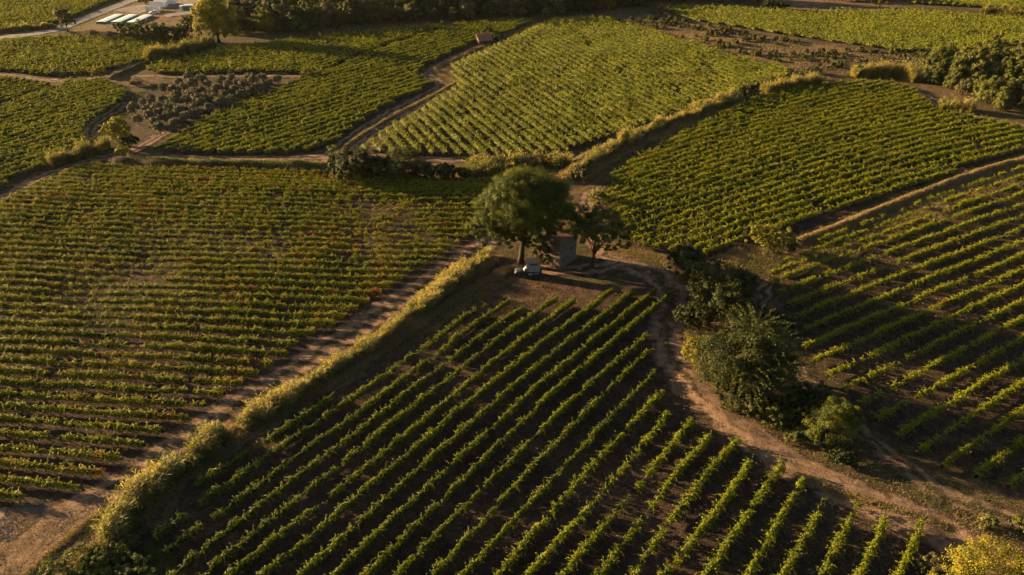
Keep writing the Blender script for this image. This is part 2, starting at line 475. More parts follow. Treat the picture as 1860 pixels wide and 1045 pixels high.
# tracks: (name, label, polyline px, width m)
TRACKS = [
    ('dirt_track', [(-60, 1120), (40, 1020), (150, 920), (240, 868), (330, 808), (420, 748), (520, 680), (600, 625), (700, 565), (790, 505), (850, 465), (885, 438)], 5.4),
    ('dirt_track', [(1130, 480), (1190, 500), (1225, 535), (1205, 600), (1225, 660), (1275, 720), (1350, 785), (1450, 850), (1560, 905), (1680, 955), (1800, 1010), (1930, 1090)], 5.6),
    ('dirt_track', [(1440, 470), (1390, 520), (1370, 560), (1400, 620), (1490, 720), (1570, 790), (1640, 850), (1720, 900), (1860, 950), (1990, 985)], 2.6),
    ('dirt_track', [(580, 292), (625, 258), (700, 208), (770, 172), (805, 155), (790, 145), (775, 135), (800, 118), (850, 95), (900, 72), (970, 45)], 3.4),
    ('dirt_track', [(635, 275), (660, 255), (730, 212), (800, 172), (835, 152)], 3.0),
    ('dirt_track', [(-60, 400), (0, 362), (80, 320), (170, 290), (240, 275), (300, 240)], 3.2),
    ('dirt_track', [(900, 500), (930, 480), (1000, 492), (1070, 490), (1130, 478), (1100, 462), (1060, 400), (1075, 350)], 3.5),
    ('dirt_track', [(-60, 130), (60, 143), (140, 147), (205, 138), (235, 122), (270, 112)], 3.0),
    ('dirt_track', [(245, 140), (330, 142), (430, 139), (555, 140)], 2.2),
    ('dirt_track', [(600, 330), (700, 334), (840, 334)], 2.6),
    ('dirt_track', [(1550, 152), (1640, 155), (1690, 178), (1720, 205), (1800, 222), (1990, 258)], 2.6),
    ('dirt_track', [(300, 286), (420, 287), (560, 286), (620, 280), (720, 287), (860, 292)], 3.4),
    ('dirt_track', [(225, 190), (170, 225), (165, 250)], 3.5),
]
ROADS = [('road', [(-60, 72), (0, 71), (60, 64), (105, 55), (130, 42), (170, 27), (215, 11), (250, -3), (300, -22)], 6.0)]
TRACKS_W = [(nm, smooth_line(P(l)), w) for nm, l, w in TRACKS]
ROADS_W = [(nm, smooth_line(P(l)), w) for nm, l, w in ROADS]

# strips of tall dry grass: (px polyline, width, height, blades per metre)
STRIPS = [
    ([(893, 470), (850, 498), (760, 562), (690, 618), (610, 666), (540, 716), (452, 768), (400, 803)], 3.0, .85, 560),
    ([(1035, 330), (1072, 300), (1130, 270), (1200, 238), (1270, 210), (1338, 188)], 5.5, .9, 420),
    ([(400, 812), (300, 890), (215, 965), (150, 1030)], 2.6, .7, 300),
    ([(602, 287), (640, 257), (720, 207), (790, 172), (828, 150)], 1.3, .6, 130),
    ([(835, 148), (800, 136), (786, 126), (830, 106), (880, 82), (900, 73)], 1.4, .6, 110),
    ([(930, 62), (975, 42)], 1.4, .6, 90),
    ([(235, 293), (330, 294), (450, 297), (560, 300), (590, 301)], 1.6, .8, 150),
    ([(1440, 444), (1480, 431), (1560, 398), (1650, 361), (1740, 328), (1800, 306), (1860, 291), (1990, 257)], 3.4, .5, 420),
    ([(1455, 480), (1530, 444), (1640, 398), (1760, 350), (1860, 318), (1990, 280)], 4.5, .35, 170),
    ([(1480, 500), (1600, 440), (1720, 392)], 1.2, .45, 130),
    ([(1405, 455), (1350, 462), (1310, 480)], 3.5, .7, 260),
    ([(940, 482), (885, 510), (802, 562), (702, 632), (640, 676), (555, 727), (465, 782)], 1.5, .7, 300),
    ([(880, 490), (800, 540), (720, 600), (660, 640)], 1.2, .6, 180),
    ([(185, 930), (115, 985), (60, 1030), (20, 1075)], .9, .45, 240),
    ([(1450, 868), (1520, 896), (1620, 925), (1720, 958)], 1.2, .4, 200),
    ([(1010, 50), (1100, 38), (1190, 58), (1260, 82), (1330, 108), (1440, 140)], 2.2, .6, 110),
    ([(1690, 195), (1800, 219), (1990, 255)], 1.3, .6, 130),
    ([(130, 60), (220, 62), (300, 66)], 2.0, .7, 90),
    ([(1250, 600), (1262, 660), (1330, 728), (1400, 775)], 1.6, .6, 200),
    ([(1100, 450), (1180, 468), (1230, 485)], 3.0, .4, 220),
    ([(1420, 20), (1590, 24), (1860, 34)], 1.5, .6, 90),
    ([(640, 335), (760, 332), (850, 332)], .8, .4, 120),
]
STRIPS_W = [(smooth_line(P(l)), w, h, k) for l, w, h, k in STRIPS]

# ------------------------------------------------------------------ ground sheet
def axis(lo, hi, fine, far, grow=1.18, step=None):
    a = list(np.arange(lo, hi + 1e-6, fine))
    s = fine
    while a[-1] < far:
        s *= grow; a.append(a[-1] + s)
    s = fine
    while a[0] > -far:
        s *= grow; a.insert(0, a[0] - s)
    return np.array(a)


gx = np.concatenate([np.arange(-110, 110, .65)])
def spread(a, lo, hi, s0, s1, far):
    L = list(a); s = L[-1] - L[-2]
    while L[-1] < hi:
        s = min(s * 1.03, s1); L.append(L[-1] + s)
    while L[-1] < far:
        s *= 1.25; L.append(L[-1] + s)
    s = s0
    while L[0] > lo:
        s = min(s * 1.03, s1); L.insert(0, L[0] - s)
    while L[0] > -far:
        s *= 1.25; L.insert(0, L[0] - s)
    return np.array(L)
gx = spread(gx, -260, 260, .65, 1.3, 4000)
gy = spread(np.arange(40, 160, .65), 30, 380, .65, 1.3, 4000)
GX, GY = np.meshgrid(gx, gy)
gxy = np.stack([GX.ravel(), GY.ravel()], -1)
gz = height(gxy)
nx, ny = len(gx), len(gy)
ii = np.arange(nx * ny).reshape(ny, nx)
gf = np.stack([ii[:-1, :-1], ii[:-1, 1:], ii[1:, 1:], ii[1:, :-1]], -1).reshape(-1, 4)


def zones(xy):
    w = np.stack([vn(xy[:, 0] / 1.7, xy[:, 1] / 1.7, 31) - .5, vn(xy[:, 0] / 1.7, xy[:, 1] / 1.7, 37) - .5], -1) * 1.6
    q = xy + w
    Z = np.zeros((len(xy), 4))
    big = fbm(xy[:, 0] / 14, xy[:, 1] / 14, 41)
    fieldm = np.zeros(len(xy), bool)
    for F in (F1, F2, F3, F4, F5, F6, F6B, F7, F8, F9, F10, F11, F12, F13):
        fieldm |= inside(q, F)
    # between fields: a mixture of dry and green grass
    Z[:, 0] = np.where(fieldm, .06, .40 + .45 * (big - .5))
    Z[:, 1] = np.where(fieldm, .12, .50 - .3 * (big - .5))
    r = inside(q, F5); Z[r, 1] = .32; Z[r, 0] = .22 + .5 * (big[r] - .5)
    r = inside(q, F1); Z[r, 1] = .26; Z[r, 0] = .05 + .25 * np.clip((xy[r, 0] - 8) / 20, 0, 1)
    worn = np.zeros(len(xy))
    for cpt, rr in zip(P([(680, 385), (330, 440), (250, 500), (560, 420), (60, 700), (420, 600)]), (27, 16, 14, 16, 14, 14)):
        worn = np.maximum(worn, np.clip(1.2 - np.hypot(xy[:, 0] - cpt[0], (xy[:, 1] - cpt[1]) * 1.3) / rr, 0, 1))
    r = inside(q, F2); Z[r, 3] = .34 * worn[r]; Z[r, 2] = .25 * worn[r]
    m = inside(q, SCRUB); Z[m, 0] = .56 + .5 * (big[m] - .5); Z[m, 1] = .42; Z[m, 2] = .3; Z[m, 3] = .14
    m = inside(q, GROVE); Z[m, 0] = .3; Z[m, 1] = .34; Z[m, 2] = .32; Z[m, 3] = .2 + .4 * (big[m] - .5)
    bare = P([(1385, 14), (1440, 20), (1600, 22), (1640, 8), (1640, -14), (1385, -14)])
    m = inside(q, bare); Z[m, 0] = .45; Z[m, 1] = .15; Z[m, 2] = .5
    m = inside(q, YARD); Z[m, 0] = .55; Z[m, 1] = .1; Z[m, 2] = .5
    # bare corner at the near end of the left field and the reddish patch above the front rows
    corner = P([(-200, 1300), (-200, 925), (60, 925), (190, 900), (180, 940), (60, 1035), (-40, 1130)])
    m = inside(q, corner); Z[m] = (.12, .0, 1.0, .1)
    litter = P([(1262, 735), (1300, 715), (1400, 790), (1500, 845), (1640, 915), (1730, 955), (1800, 1010), (1700, 990), (1560, 932), (1420, 862), (1330, 805)])
    m = inside(q, litter); Z[m] = (.4, .12, .75, .05)
    patch = P([(880, 545), (930, 515), (1000, 505), (1100, 520), (1040, 560), (930, 600), (820, 620)])
    m = inside(q, patch); Z[m] = (.2, .12, .15, .36)
    near = (xy[:, 1] < 400) & (np.abs(xy[:, 0]) < 300)
    idx = np.nonzero(near)[0]
    for it, (nm, line, wd) in enumerate(TRACKS_W):
        d, s = dist_line(q[idx], line)
        t = np.clip((wd * .5 + .7 - d) / 1.0, 0, 1) * (.75 if it == 2 else 1)
        rut = np.clip(1 - np.abs(d - wd * .27) / .55, 0, 1)
        Z[idx, 2] = np.maximum(Z[idx, 2], t * (.5 + .6 * rut - .3 * np.clip(1 - d / .5, 0, 1)))
        Z[idx, 0] = Z[idx, 0] * (1 - t) + t * (.30 + .1 * (big[idx] - .5)); Z[idx, 1] = Z[idx, 1] * (1 - t) + t * (.16 - .2 * rut + .5 * np.clip(1 - d / .5, 0, 1)); Z[idx, 3] = Z[idx, 3] * (1 - t)
    for line, wd, hh, k in STRIPS_W:
        d, s = dist_line(q[idx], line)
        t = np.clip((wd * .5 + .6 - d) / .8, 0, 1)
        Z[idx, 0] = np.maximum(Z[idx, 0], t * .8)
    return np.clip(Z, 0, 1)


gzone = zones(gxy)
me = make_mesh('ground', np.column_stack([gxy, gz]), gf, mats=[M['ground']], attrs={'zone': ('POINT', 'FLOAT_COLOR', gzone)}, smooth=True)
tag(link('ground', me), kind='structure')


def ribbon(name, line, width, lift, material, jitter=.45, lanes=19, zone=None):
    p, u = resample(line, .5)
    d = np.gradient(p, axis=0); d /= np.hypot(d[:, 0], d[:, 1])[:, None]
    nrm = np.stack([-d[:, 1], d[:, 0]], -1)
    wl = width / 2 + (fbm(u / 1.3, u * 0 + line[0, 0], 51) - .5) * 2 * jitter + (fbm(u / 9, u * 0 + line[0, 1], 52) - .5) * 2 * jitter
    wr = width / 2 + (fbm(u / 1.3, u * 0 + line[0, 0] + 50, 53) - .5) * 2 * jitter + (fbm(u / 9, u * 0 + line[0, 1] + 9, 54) - .5) * 2 * jitter
    k = np.linspace(0, 1, lanes)
    off = wl[:, None] * (1 - k)[None] - wr[:, None] * k[None]
    xy = (p[:, None] + nrm[:, None] * off[:, :, None]).reshape(-1, 2)
    z = height(xy) + lift
    n = len(p)
    q = np.arange(n * lanes).reshape(n, lanes)
    f = np.stack([q[:-1, :-1], q[1:, :-1], q[1:, 1:], q[:-1, 1:]], -1).reshape(-1, 4)
    at_ = {'zone': ('POINT', 'FLOAT_COLOR', zones(xy))}
    return link(name, make_mesh(name, np.column_stack([xy, z]), f, mats=[material], attrs=at_, smooth=True))


for i, (nm, line, wd) in enumerate(TRACKS_W):
    tag(ribbon(nm, line, wd, .03 + .006 * i, M['ground']), kind='structure')
for nm, line, wd in ROADS_W:
    tag(ribbon(nm, line, wd, .12, M['asphalt'], .25), kind='structure')
yl = P([(228, 22), (262, 14), (320, 8), (400, 2)])
tag(ribbon('gravel_yard', smooth_line(yl), 15, .10, M['gravel'], 1.2, 21), kind='structure')
tag(ribbon('gravel_yard', smooth_line(P([(300, 30), (335, 26), (380, 20)])), 7, .14, M['gravel'], .8, 11), kind='structure')

# ------------------------------------------------------------------ vine rows
WORDS = ['first', 'second', 'third', 'fourth', 'fifth', 'sixth', 'seventh', 'eighth', 'ninth', 'tenth', 'eleventh', 'twelfth', 'thirteenth', 'fourteenth', 'fifteenth',
         'sixteenth', 'seventeenth', 'eighteenth', 'nineteenth']
TENS = ['', '', 'twent', 'thirt', 'fort', 'fift', 'sixt', 'sevent', 'eight', 'ninet']


def ordinal(i):
    if i < 19:
        return WORDS[i]
    n = i + 1
    t, r = divmod(n, 10)
    return TENS[t] + ('ieth' if r == 0 else 'y-' + WORDS[r - 1])


def vine_row(mb, line, width=.9, high=1.4, dens=60, leaf=.2, thin=0.0, shoots=2.0, ripe=.0, seed=0, keep=None, spot=None, vsp=1.1, wild=1.0, single=0.0, tone=0.0):
    """leaves, woody stems and arching shoots of one row along a ground polyline, gathered into mb"""
    rng = np.random.default_rng(seed + 101)
    p, u = resample(line, .25)
    if len(p) < 6:
        return
    d = np.gradient(p, axis=0); d /= np.hypot(d[:, 0], d[:, 1])[:, None] + 1e-9
    nr = np.stack([-d[:, 1], d[:, 0]], -1)
    # vigour of the single vines along the row
    vig = .66 + wild * (.55 * (vn(u / vsp, u * 0 + seed * 3.7, 61) - .5) + .6 * (vn(p[:, 0] / 7, p[:, 1] / 7, 62) - .5) + .35 * (vn(u / .5, u * 0 + seed, 63) - .5)) - thin
    if single:                                   # vines standing apart, one every metre and a half or so
        ph = u / 1.5 + .5 * vn(u / 3, u * 0 + seed, 69)
        vig = vig + single * (.55 * np.cos(2 * pi * ph) - .12)
    if spot is not None:
        vig = vig - spot(p)
    gap = vn(u / (vsp * 1.6), u * 0 + seed * 1.3, 64) < .05 * wild + .25 * thin
    vig = np.where(gap, vig - .55, vig)
    if keep is not None:
        vig = np.where(keep(p), vig, 0)
    vig = np.clip(vig, 0, 1.15); vig[vig < .14] = 0
    if vig.sum() < 2:
        return
    gz_ = height(p)
    L = u[-1]
    n = int(L * dens)
    s = rng.random(n) * L
    vi = np.interp(s, u, vig)
    ok = rng.random(n) < np.clip(vi * 1.3, 0, 1)
    s, vi = s[ok], vi[ok]
    n = len(s)
    X = np.interp(s, u, p[:, 0]); Y = np.interp(s, u, p[:, 1]); Zg = np.interp(s, u, gz_)
    NX = np.interp(s, u, nr[:, 0]); NY = np.interp(s, u, nr[:, 1]); DX = np.interp(s, u, d[:, 0]); DY = np.interp(s, u, d[:, 1])
    wob = (vn(s / 2.3, s * 0 + seed, 65) - .5) * .35
    hh = high * (.55 + .5 * vi) * (.85 + .4 * (vn(s / .8, s * 0 + seed * 2, 66) - .3)); ww = width * (.55 + .5 * vi)
    a = rng.random(n) * pi * 1.15 - .075 * pi
    r = np.sqrt(rng.uniform(.4, 1.35, n))
    cy = .5 * ww * np.cos(a) * r + wob
    z0 = .42 * high
    cz = z0 + (hh - z0) * np.sin(a) * r * np.where(np.sin(a) < 0, .5, 1)
    C = np.stack([X + NX * cy, Y + NY * cy, Zg + cz], -1)
    out = np.stack([NX * np.cos(a) / max(width, .1), NY * np.cos(a) / max(width, .1), np.sin(a) * .8 + .25], -1)
    nrm = out * 1.3 + rng.normal(0, .42, (n, 3)); nrm /= np.linalg.norm(nrm, axis=1)[:, None]
    tv = np.cross(nrm, rng.normal(0, 1, (n, 3))); tv /= np.linalg.norm(tv, axis=1)[:, None] + 1e-9
    bv = np.cross(nrm, tv)
    sz = leaf * rng.uniform(.65, 1.3, n)[:, None] * .5
    patch = vn(X / 5.5, Y / 5.5, 67)
    old = vn(s / 1.3, s * 0 + seed * 5.1, 68)
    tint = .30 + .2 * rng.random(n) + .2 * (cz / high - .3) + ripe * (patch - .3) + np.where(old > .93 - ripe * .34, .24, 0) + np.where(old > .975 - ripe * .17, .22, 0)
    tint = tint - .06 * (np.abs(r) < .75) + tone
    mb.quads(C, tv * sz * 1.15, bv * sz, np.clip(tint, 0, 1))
    # dark core added inside the hedge to block light, shade put into its tint
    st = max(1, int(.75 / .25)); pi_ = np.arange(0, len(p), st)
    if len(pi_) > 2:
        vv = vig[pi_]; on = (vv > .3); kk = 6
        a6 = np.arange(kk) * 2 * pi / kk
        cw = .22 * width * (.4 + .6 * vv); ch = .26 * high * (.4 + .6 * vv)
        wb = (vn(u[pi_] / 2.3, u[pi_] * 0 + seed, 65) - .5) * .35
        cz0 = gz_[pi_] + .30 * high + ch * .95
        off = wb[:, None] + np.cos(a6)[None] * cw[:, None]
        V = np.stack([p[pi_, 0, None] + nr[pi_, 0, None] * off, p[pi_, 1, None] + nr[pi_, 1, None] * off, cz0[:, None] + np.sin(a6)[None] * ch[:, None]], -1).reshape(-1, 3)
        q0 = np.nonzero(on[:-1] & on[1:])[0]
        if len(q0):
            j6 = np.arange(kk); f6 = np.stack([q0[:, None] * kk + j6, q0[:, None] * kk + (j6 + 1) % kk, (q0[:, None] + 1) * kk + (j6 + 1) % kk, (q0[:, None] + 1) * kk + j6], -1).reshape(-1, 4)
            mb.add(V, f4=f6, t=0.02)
    # arching shoots
    m = rng.poisson(L * shoots)
    if m:
        s = rng.random(m) * L; vi = np.interp(s, u, vig); s = s[vi > .25]; vi = vi[vi > .25]; m = len(s)
    if m:
        X = np.interp(s, u, p[:, 0]); Y = np.interp(s, u, p[:, 1]); Zg = np.interp(s, u, gz_)
        NX = np.interp(s, u, nr[:, 0]); NY = np.interp(s, u, nr[:, 1]); DX = np.interp(s, u, d[:, 0]); DY = np.interp(s, u, d[:, 1])
        ang = rng.normal(0, 1.05, m); ln = rng.uniform(.45, 1.55, m) * (width / .95)
        k = 8
        along = rng.normal(0, .45, m)
        for j in range(k):
            f = (j + .5) / k
            out = np.sin(ang) * ln * f
            up = high * (.5 + .42 * vi) + np.cos(ang) * ln * f * .75 - .55 * f * f * ln * np.abs(np.sin(ang))
            C = np.stack([X + NX * out + DX * along * f * ln, Y + NY * out + DY * along * f * ln, Zg + up], -1) + rng.normal(0, .03, (m, 3))
            nrm = np.stack([NX * np.sin(ang) * .5, NY * np.sin(ang) * .5, np.full(m, .8)], -1) + rng.normal(0, .5, (m, 3)); nrm /= np.linalg.norm(nrm, axis=1)[:, None]
            tv = np.cross(nrm, rng.normal(0, 1, (m, 3))); tv /= np.linalg.norm(tv, axis=1)[:, None]
            sz = leaf * (.78 - .4 * f)
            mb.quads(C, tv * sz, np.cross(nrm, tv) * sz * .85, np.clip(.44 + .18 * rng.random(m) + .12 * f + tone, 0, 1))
    # the trellis wire
    if vig.any():
        i0, i1 = np.nonzero(vig)[0][[0, -1]]
        w3 = np.column_stack([p, gz_ + .72 * high])[i0:i1 + 1:6]
        if len(w3) > 1:
            mb.tube(w3, .006, 3, t=0, m=1, cap=False)
    # stems every metre or so
    if dens >= 45:
        for q in range(2, len(p), max(3, int(vsp / .25))):
            if vig[q] > .2:
                x, y, z = p[q, 0], p[q, 1], gz_[q]
                j = rng.normal(0, .07, 4)
                mb.tube([(x, y, z - .05), (x + j[0], y + j[1], z + .3), (x + j[2], y + j[3], z + .62)], [.045, .035, .03], 4, t=0, m=1, cap=False)


def guide_rows(guides, zref, n, F):
    """rows by even interpolation on the ground between traced guide rows; each row is cut to the field's outline"""
    G = [(i, resampled(P(l, zref))) for i, l in guides]
    idx = np.array([g[0] for g in G], float)
    arr = np.stack([g[1] for g in G])
    rows = []
    for i in range(n):
        line = np.stack([[np.interp(i, idx, arr[:, k, c]) for c in (0, 1)] for k in range(arr.shape[1])])
        rows.append(cut(line, F))
    return rows


def resampled(line, n=40):
    seg = np.hypot(*np.diff(line, axis=0).T); s = np.concatenate([[0], np.cumsum(seg)])
    u = np.linspace(0, s[-1], n)
    # quadratic smoothing through the given points
    x = np.polyval(np.polyfit(s, line[:, 0], min(2, len(s) - 1)), u); y = np.polyval(np.polyfit(s, line[:, 1], min(2, len(s) - 1)), u)
    return np.stack([x, y], -1)


def cut(line, F):
    p, u = resample(line, .5)
    m = inside(p, F)
    if m.sum() < 6:
        return None
    i = np.nonzero(m)[0]
    return p[i[0]:i[-1] + 1]


def parallel_rows(F, ang, space, bend=0.0):
    a = radians(ang); d = np.array([cos(a), sin(a)]); nn = np.array([-d[1], d[0]])
    t = F @ nn; s = F @ d
    rows = []
    for k in np.arange(t.min() + space * .4, t.max(), space):
        ss = np.arange(s.min() - 3, s.max() + 3, .5)
        off = bend * np.sin((ss - s.min()) / max(np.ptp(s), 1) * pi)
        line = ss[:, None] * d + (k + off)[:, None] * nn
        r = cut(line, F)
        if r is not None:
            rows.append(r)
    return rows


F1ROWS = [
    [(353, 882), (445, 825), (602, 718)], [(277, 974), (453, 856), (663, 702), (890, 548)], [(300, 1003), (495, 863), (698, 710), (923, 548)],
    [(318, 1043), (529, 871), (700, 744), (953, 557)], [(376, 1043), (602, 852), (776, 719), (1012, 542)], [(422, 1043), (633, 875), (797, 736), (1045, 546)],
    [(483, 1041), (648, 902), (881, 706), (1117, 525)], [(545, 1043), (700, 908), (936, 698), (1155, 527)], [(606, 1043), (805, 858), (986, 694), (1193, 525)],
    [(663, 1043), (847, 866), (1016, 702), (1222, 530)], [(723, 1043), (932, 828), (1075, 698), (1175, 606)], [(786, 1043), (969, 849), (1079, 731), (1182, 633)],
    [(843, 1043), (987, 888), (1085, 782), (1190, 673)], [(907, 1043), (1010, 917), (1102, 817), (1207, 706)], [(962, 1043), (1085, 906), (1148, 825), (1216, 750)],
    [(1022, 1043), (1139, 909), (1217, 805), (1260, 763)], [(1087, 1043), (1176, 929), (1257, 825), (1294, 786)], [(1148, 1043), (1232, 932), (1300, 837), (1343, 796)],
    [(1203, 1043), (1269, 969), (1315, 909), (1363, 840)], [(1287, 1043), (1320, 986), (1366, 929), (1420, 842)], [(1362, 1043), (1407, 957), (1430, 917), (1460, 870)],
    [(1423, 1043), (1464, 972), (1505, 893)], [(1494, 1043), (1524, 983), (1558, 913)], [(1560, 1043), (1585, 995), (1610, 938)], [(1631, 1043), (1651, 1003), (1673, 950)],
]


def f1_rows():
    out = []
    for l in F1ROWS:
        g = P(l, .95)
        g = resampled(g, 30)
        d = g[0] - g[3]; d /= np.hypot(*d)
        g = np.vstack([g[0] + d * 9, g]) if l[0][1] > 1030 else g
        out.append(g)
    return out


NROWS = 0


def field(rows, name_label, group, mats, start=0, **kw):
    global NROWS
    i = start
    for r in rows:
        if r is None:
            continue
        mb = MB()
        vine_row(mb, r, seed=NROWS * 13 + 7, **kw)
        NROWS += 1
        if not mb.n:
            continue
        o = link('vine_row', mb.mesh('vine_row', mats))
        tag(o, ordinal(i) + ' ' + name_label, 'vine row', group)
        i += 1
    print('rows', group, i)


VM = [M['vine'], M['bark']]


def sparse2(p):
    """the worn middle of the left vineyard, where vines are small or missing"""
    c = P([(680, 385), (330, 440), (250, 500), (560, 420)]); r = (27, 16, 14, 16)
    v = np.zeros(len(p))
    for q, rr in zip(c, r):
        v = np.maximum(v, np.clip(1.15 - np.hypot(p[:, 0] - q[0], (p[:, 1] - q[1]) * 1.3) / rr, 0, 1))
    return v * .27


def sparse1(p):
    c = P([(880, 590), (470, 850), (1150, 880), (950, 980), (760, 640)]); r = (10, 8, 12, 9, 9)
    v = np.zeros(len(p))
    for q, rr in zip(c, r):
        v = np.maximum(v, np.clip(1.15 - np.hypot(p[:, 0] - q[0], p[:, 1] - q[1]) / rr, 0, 1))
    return v * .2


FR = f1_rows()
field(FR[:13], 'vine row from the reed bank in the front vineyard below the hut', 'vine rows of the front vineyard', VM,
      width=.72, high=1.5, dens=165, leaf=.165, shoots=6, ripe=.2, spot=sparse1, wild=1.1, single=.1, tone=-.14)
field(FR[13:], 'vine row from the reed bank in the front vineyard below the hut', 'vine rows of the front vineyard', VM, start=13,
      width=.85, high=1.4, dens=140, leaf=.17, shoots=10, ripe=.24, spot=sparse1, wild=1.2, single=.3, tone=-.08)
xs2 = (-440, -100, 0, 400, 900)
g2 = [(0, (842, 885, 897, 945, 1005)), (8, (669, 687, 692, 711, 735)), (15, (550, 564, 568, 583, 592)), (22, (456, 470, 474, 490, 494)), (28, (391, 405, 409, 425, 425)), (37, (309, 327, 332, 349, 346)), (43, (263, 284, 290, 312, 316))]
field(guide_rows([(i, list(zip(xs2, ys))) for i, ys in g2], .9, 44, F2), 'vine row up from the near corner of the left vineyard', 'vine rows of the left vineyard', VM,
      width=.8, high=1.45, dens=125, leaf=.18, shoots=4.5, ripe=.46, spot=sparse2, wild=1.05, single=.14, tone=.045)
xs5 = (1400, 1600, 1860, 1960)
g5 = [(0, (470, 393, 302, 268)), (3, (512, 441, 349, 316)), (9, (690, 605, 487, 444)), (12, (815, 712, 580, 530)), (14, (935, 806, 654, 600)), (16, (1060, 922, 745, 680)), (18, (1200, 1050, 860, 785)), (20, (1350, 1190, 990, 900))]
field(guide_rows([(i, list(zip(xs5, ys))) for i, ys in g5], .9, 20, F5), 'vine row from the grassy ridge in the vineyard on its near side', 'vine rows of the right vineyard', VM,
      width=.75, high=1.3, dens=95, leaf=.17, shoots=12, thin=.05, ripe=.18, wild=1.4, single=.35, tone=.02,
      spot=lambda p: .34 * np.clip(1.15 - dist_line(p, BANKS_W[1][0])[0] / 11, 0, 1))
xs4 = (1100, 1300, 1460, 1860)
g4 = [(0, (530, 455, 392, 280)), (26, (245, 192, 150, 80))]
field(guide_rows([(i, list(zip(xs4, ys))) for i, ys in g4], .9, 27, F4), 'vine row from the grassy ridge in the vineyard on its far side', 'vine rows behind the grassy ridge', VM,
      width=1.1, high=1.45, dens=90, leaf=.22, shoots=5.0, ripe=.26, wild=1.15)
FM = [M['vine_far'], M['bark']]
field(parallel_rows(F3, 113.5, 2.7), 'vine row from the zigzag track in the big central vineyard', 'vine rows of the central vineyard', FM,
      width=1.4, high=1.5, dens=66, leaf=.25, shoots=3.5, ripe=.2, thin=-.05, wild=1.0)
field(parallel_rows(F6, 50, 2.75)[::-1], 'vine row from the zigzag track in the vineyard beside the olive grove', 'vine rows beside the olive grove', FM,
      width=1.1, high=1.7, dens=60, leaf=.26, shoots=1.5, ripe=.12, thin=-.12, wild=.8)
field(parallel_rows(F7, 56, 2.75)[::-1], 'vine row from the dirt path in the dark left-edge vineyard', 'vine rows at the left edge', FM,
      width=1.1, high=1.7, dens=60, leaf=.26, shoots=1.5, ripe=.12, thin=-.12, wild=.8)
field(parallel_rows(F11, 58, 2.5), 'vine row in the tiny wedge vineyard at the left edge, from its far end', 'vine rows of the wedge vineyard', FM,
      width=1.0, high=1.3, dens=24, leaf=.34, shoots=.5)
mb = MB()
for F, ang, sp in ((F6B, 52, 2.5), (F8, 40, 2.5), (F9, 35, 2.6), (F10, 120, 2.5), (F12, 100, 2.7), (F13, 60, 2.8)):
    for r in parallel_rows(F, ang, sp):
        vine_row(mb, r, seed=int(abs(r[0, 0]) * 10), width=1.5, high=1.4, dens=34, leaf=.32, shoots=1.5, ripe=.2, thin=-.08)
tag(link('far_vineyards', mb.mesh('far_vineyards', FM)), 'distant vineyards of yellow-green rows too small to tell apart', 'vineyard', kind='stuff')

# ------------------------------------------------------------------ grasses and reeds
def blades(mb, xy, h, w, t, lean=.35, rng=RNG, m=0):
    n = len(xy)
    z = height(xy)
    a = rng.random(n) * 2 * pi
    ln = rng.normal(0, lean, (n, 2)) + np.array([.12, -.05])
    b = np.column_stack([xy, z - .03])
    side = np.column_stack([np.cos(a), np.sin(a), np.zeros(n)]) * (w / 2)[:, None]
    mid = b + np.column_stack([ln * (h * .4)[:, None], h * .6]); tip = b + np.column_stack([ln * h[:, None] * 1.1, h * (1 - .3 * np.hypot(*ln.T))])
    v = np.stack([b - side, b + side, mid + side * .8, mid - side * .8, tip], 1).reshape(-1, 3)
    k = np.arange(n)[:, None] * 5
    mb.add(v, f4=k + np.array([[0, 1, 2, 3]]), t=t, m=m); mb_f3 = k + np.array([[3, 2, 4]])
    mb.f3.append(mb_f3 + mb.n - len(v)); mb.t3.append(np.broadcast_to(t, (n,))); mb.m3.append(np.full(n, m))


def along(line, n, width, rng, tri=True):
    seg = np.hypot(*np.diff(line, axis=0).T); s = np.concatenate([[0], np.cumsum(seg)])
    u = rng.random(n) * s[-1]
    x = np.interp(u, s, line[:, 0]); y = np.interp(u, s, line[:, 1])
    i = np.clip(np.searchsorted(s, u) - 1, 0, len(seg) - 1)
    d = np.diff(line, axis=0)[i] / seg[i][:, None]
    off = (rng.random(n) + rng.random(n) - 1) * width * .5 if tri else (rng.random(n) - .5) * width
    return np.column_stack([x - d[:, 1] * off, y + d[:, 0] * off]), u


mb = MB(); rng = np.random.default_rng(5)
for line, w, h, k in STRIPS_W:
    L = np.hypot(*np.diff(line, axis=0).T).sum()
    far = line[:, 1].mean() / 100
    n = int(L * k / max(far, .8) ** .6)
    xy, u = along(line, n, w * 1.5, rng)
    keep = rng.random(n) < .35 + .9 * fbm(xy[:, 0] / 2, xy[:, 1] / 2, 71)
    xy = xy[keep]; n = len(xy)
    hh = h * rng.uniform(.35, 1.1, n) * (.5 + vn(xy[:, 0] / 1.5, xy[:, 1] / 1.5, 72))
    blades(mb, xy, hh, np.full(n, .05 * max(far, .8)), np.clip(rng.normal(.5, .22, n), 0, 1), rng=rng)
# loose straw and stubble on the verges, the tracks' crowns and the open slopes
def scatter(poly, n, rng, seed, thr):
    lo, hi = poly.min(0), poly.max(0)
    xy = lo + rng.random((n, 2)) * (hi - lo)
    xy = xy[inside(xy, poly)]
    return xy[fbm(xy[:, 0] / 2.2, xy[:, 1] / 2.2, seed) + .25 * (rng.random(len(xy)) - .5) > thr]


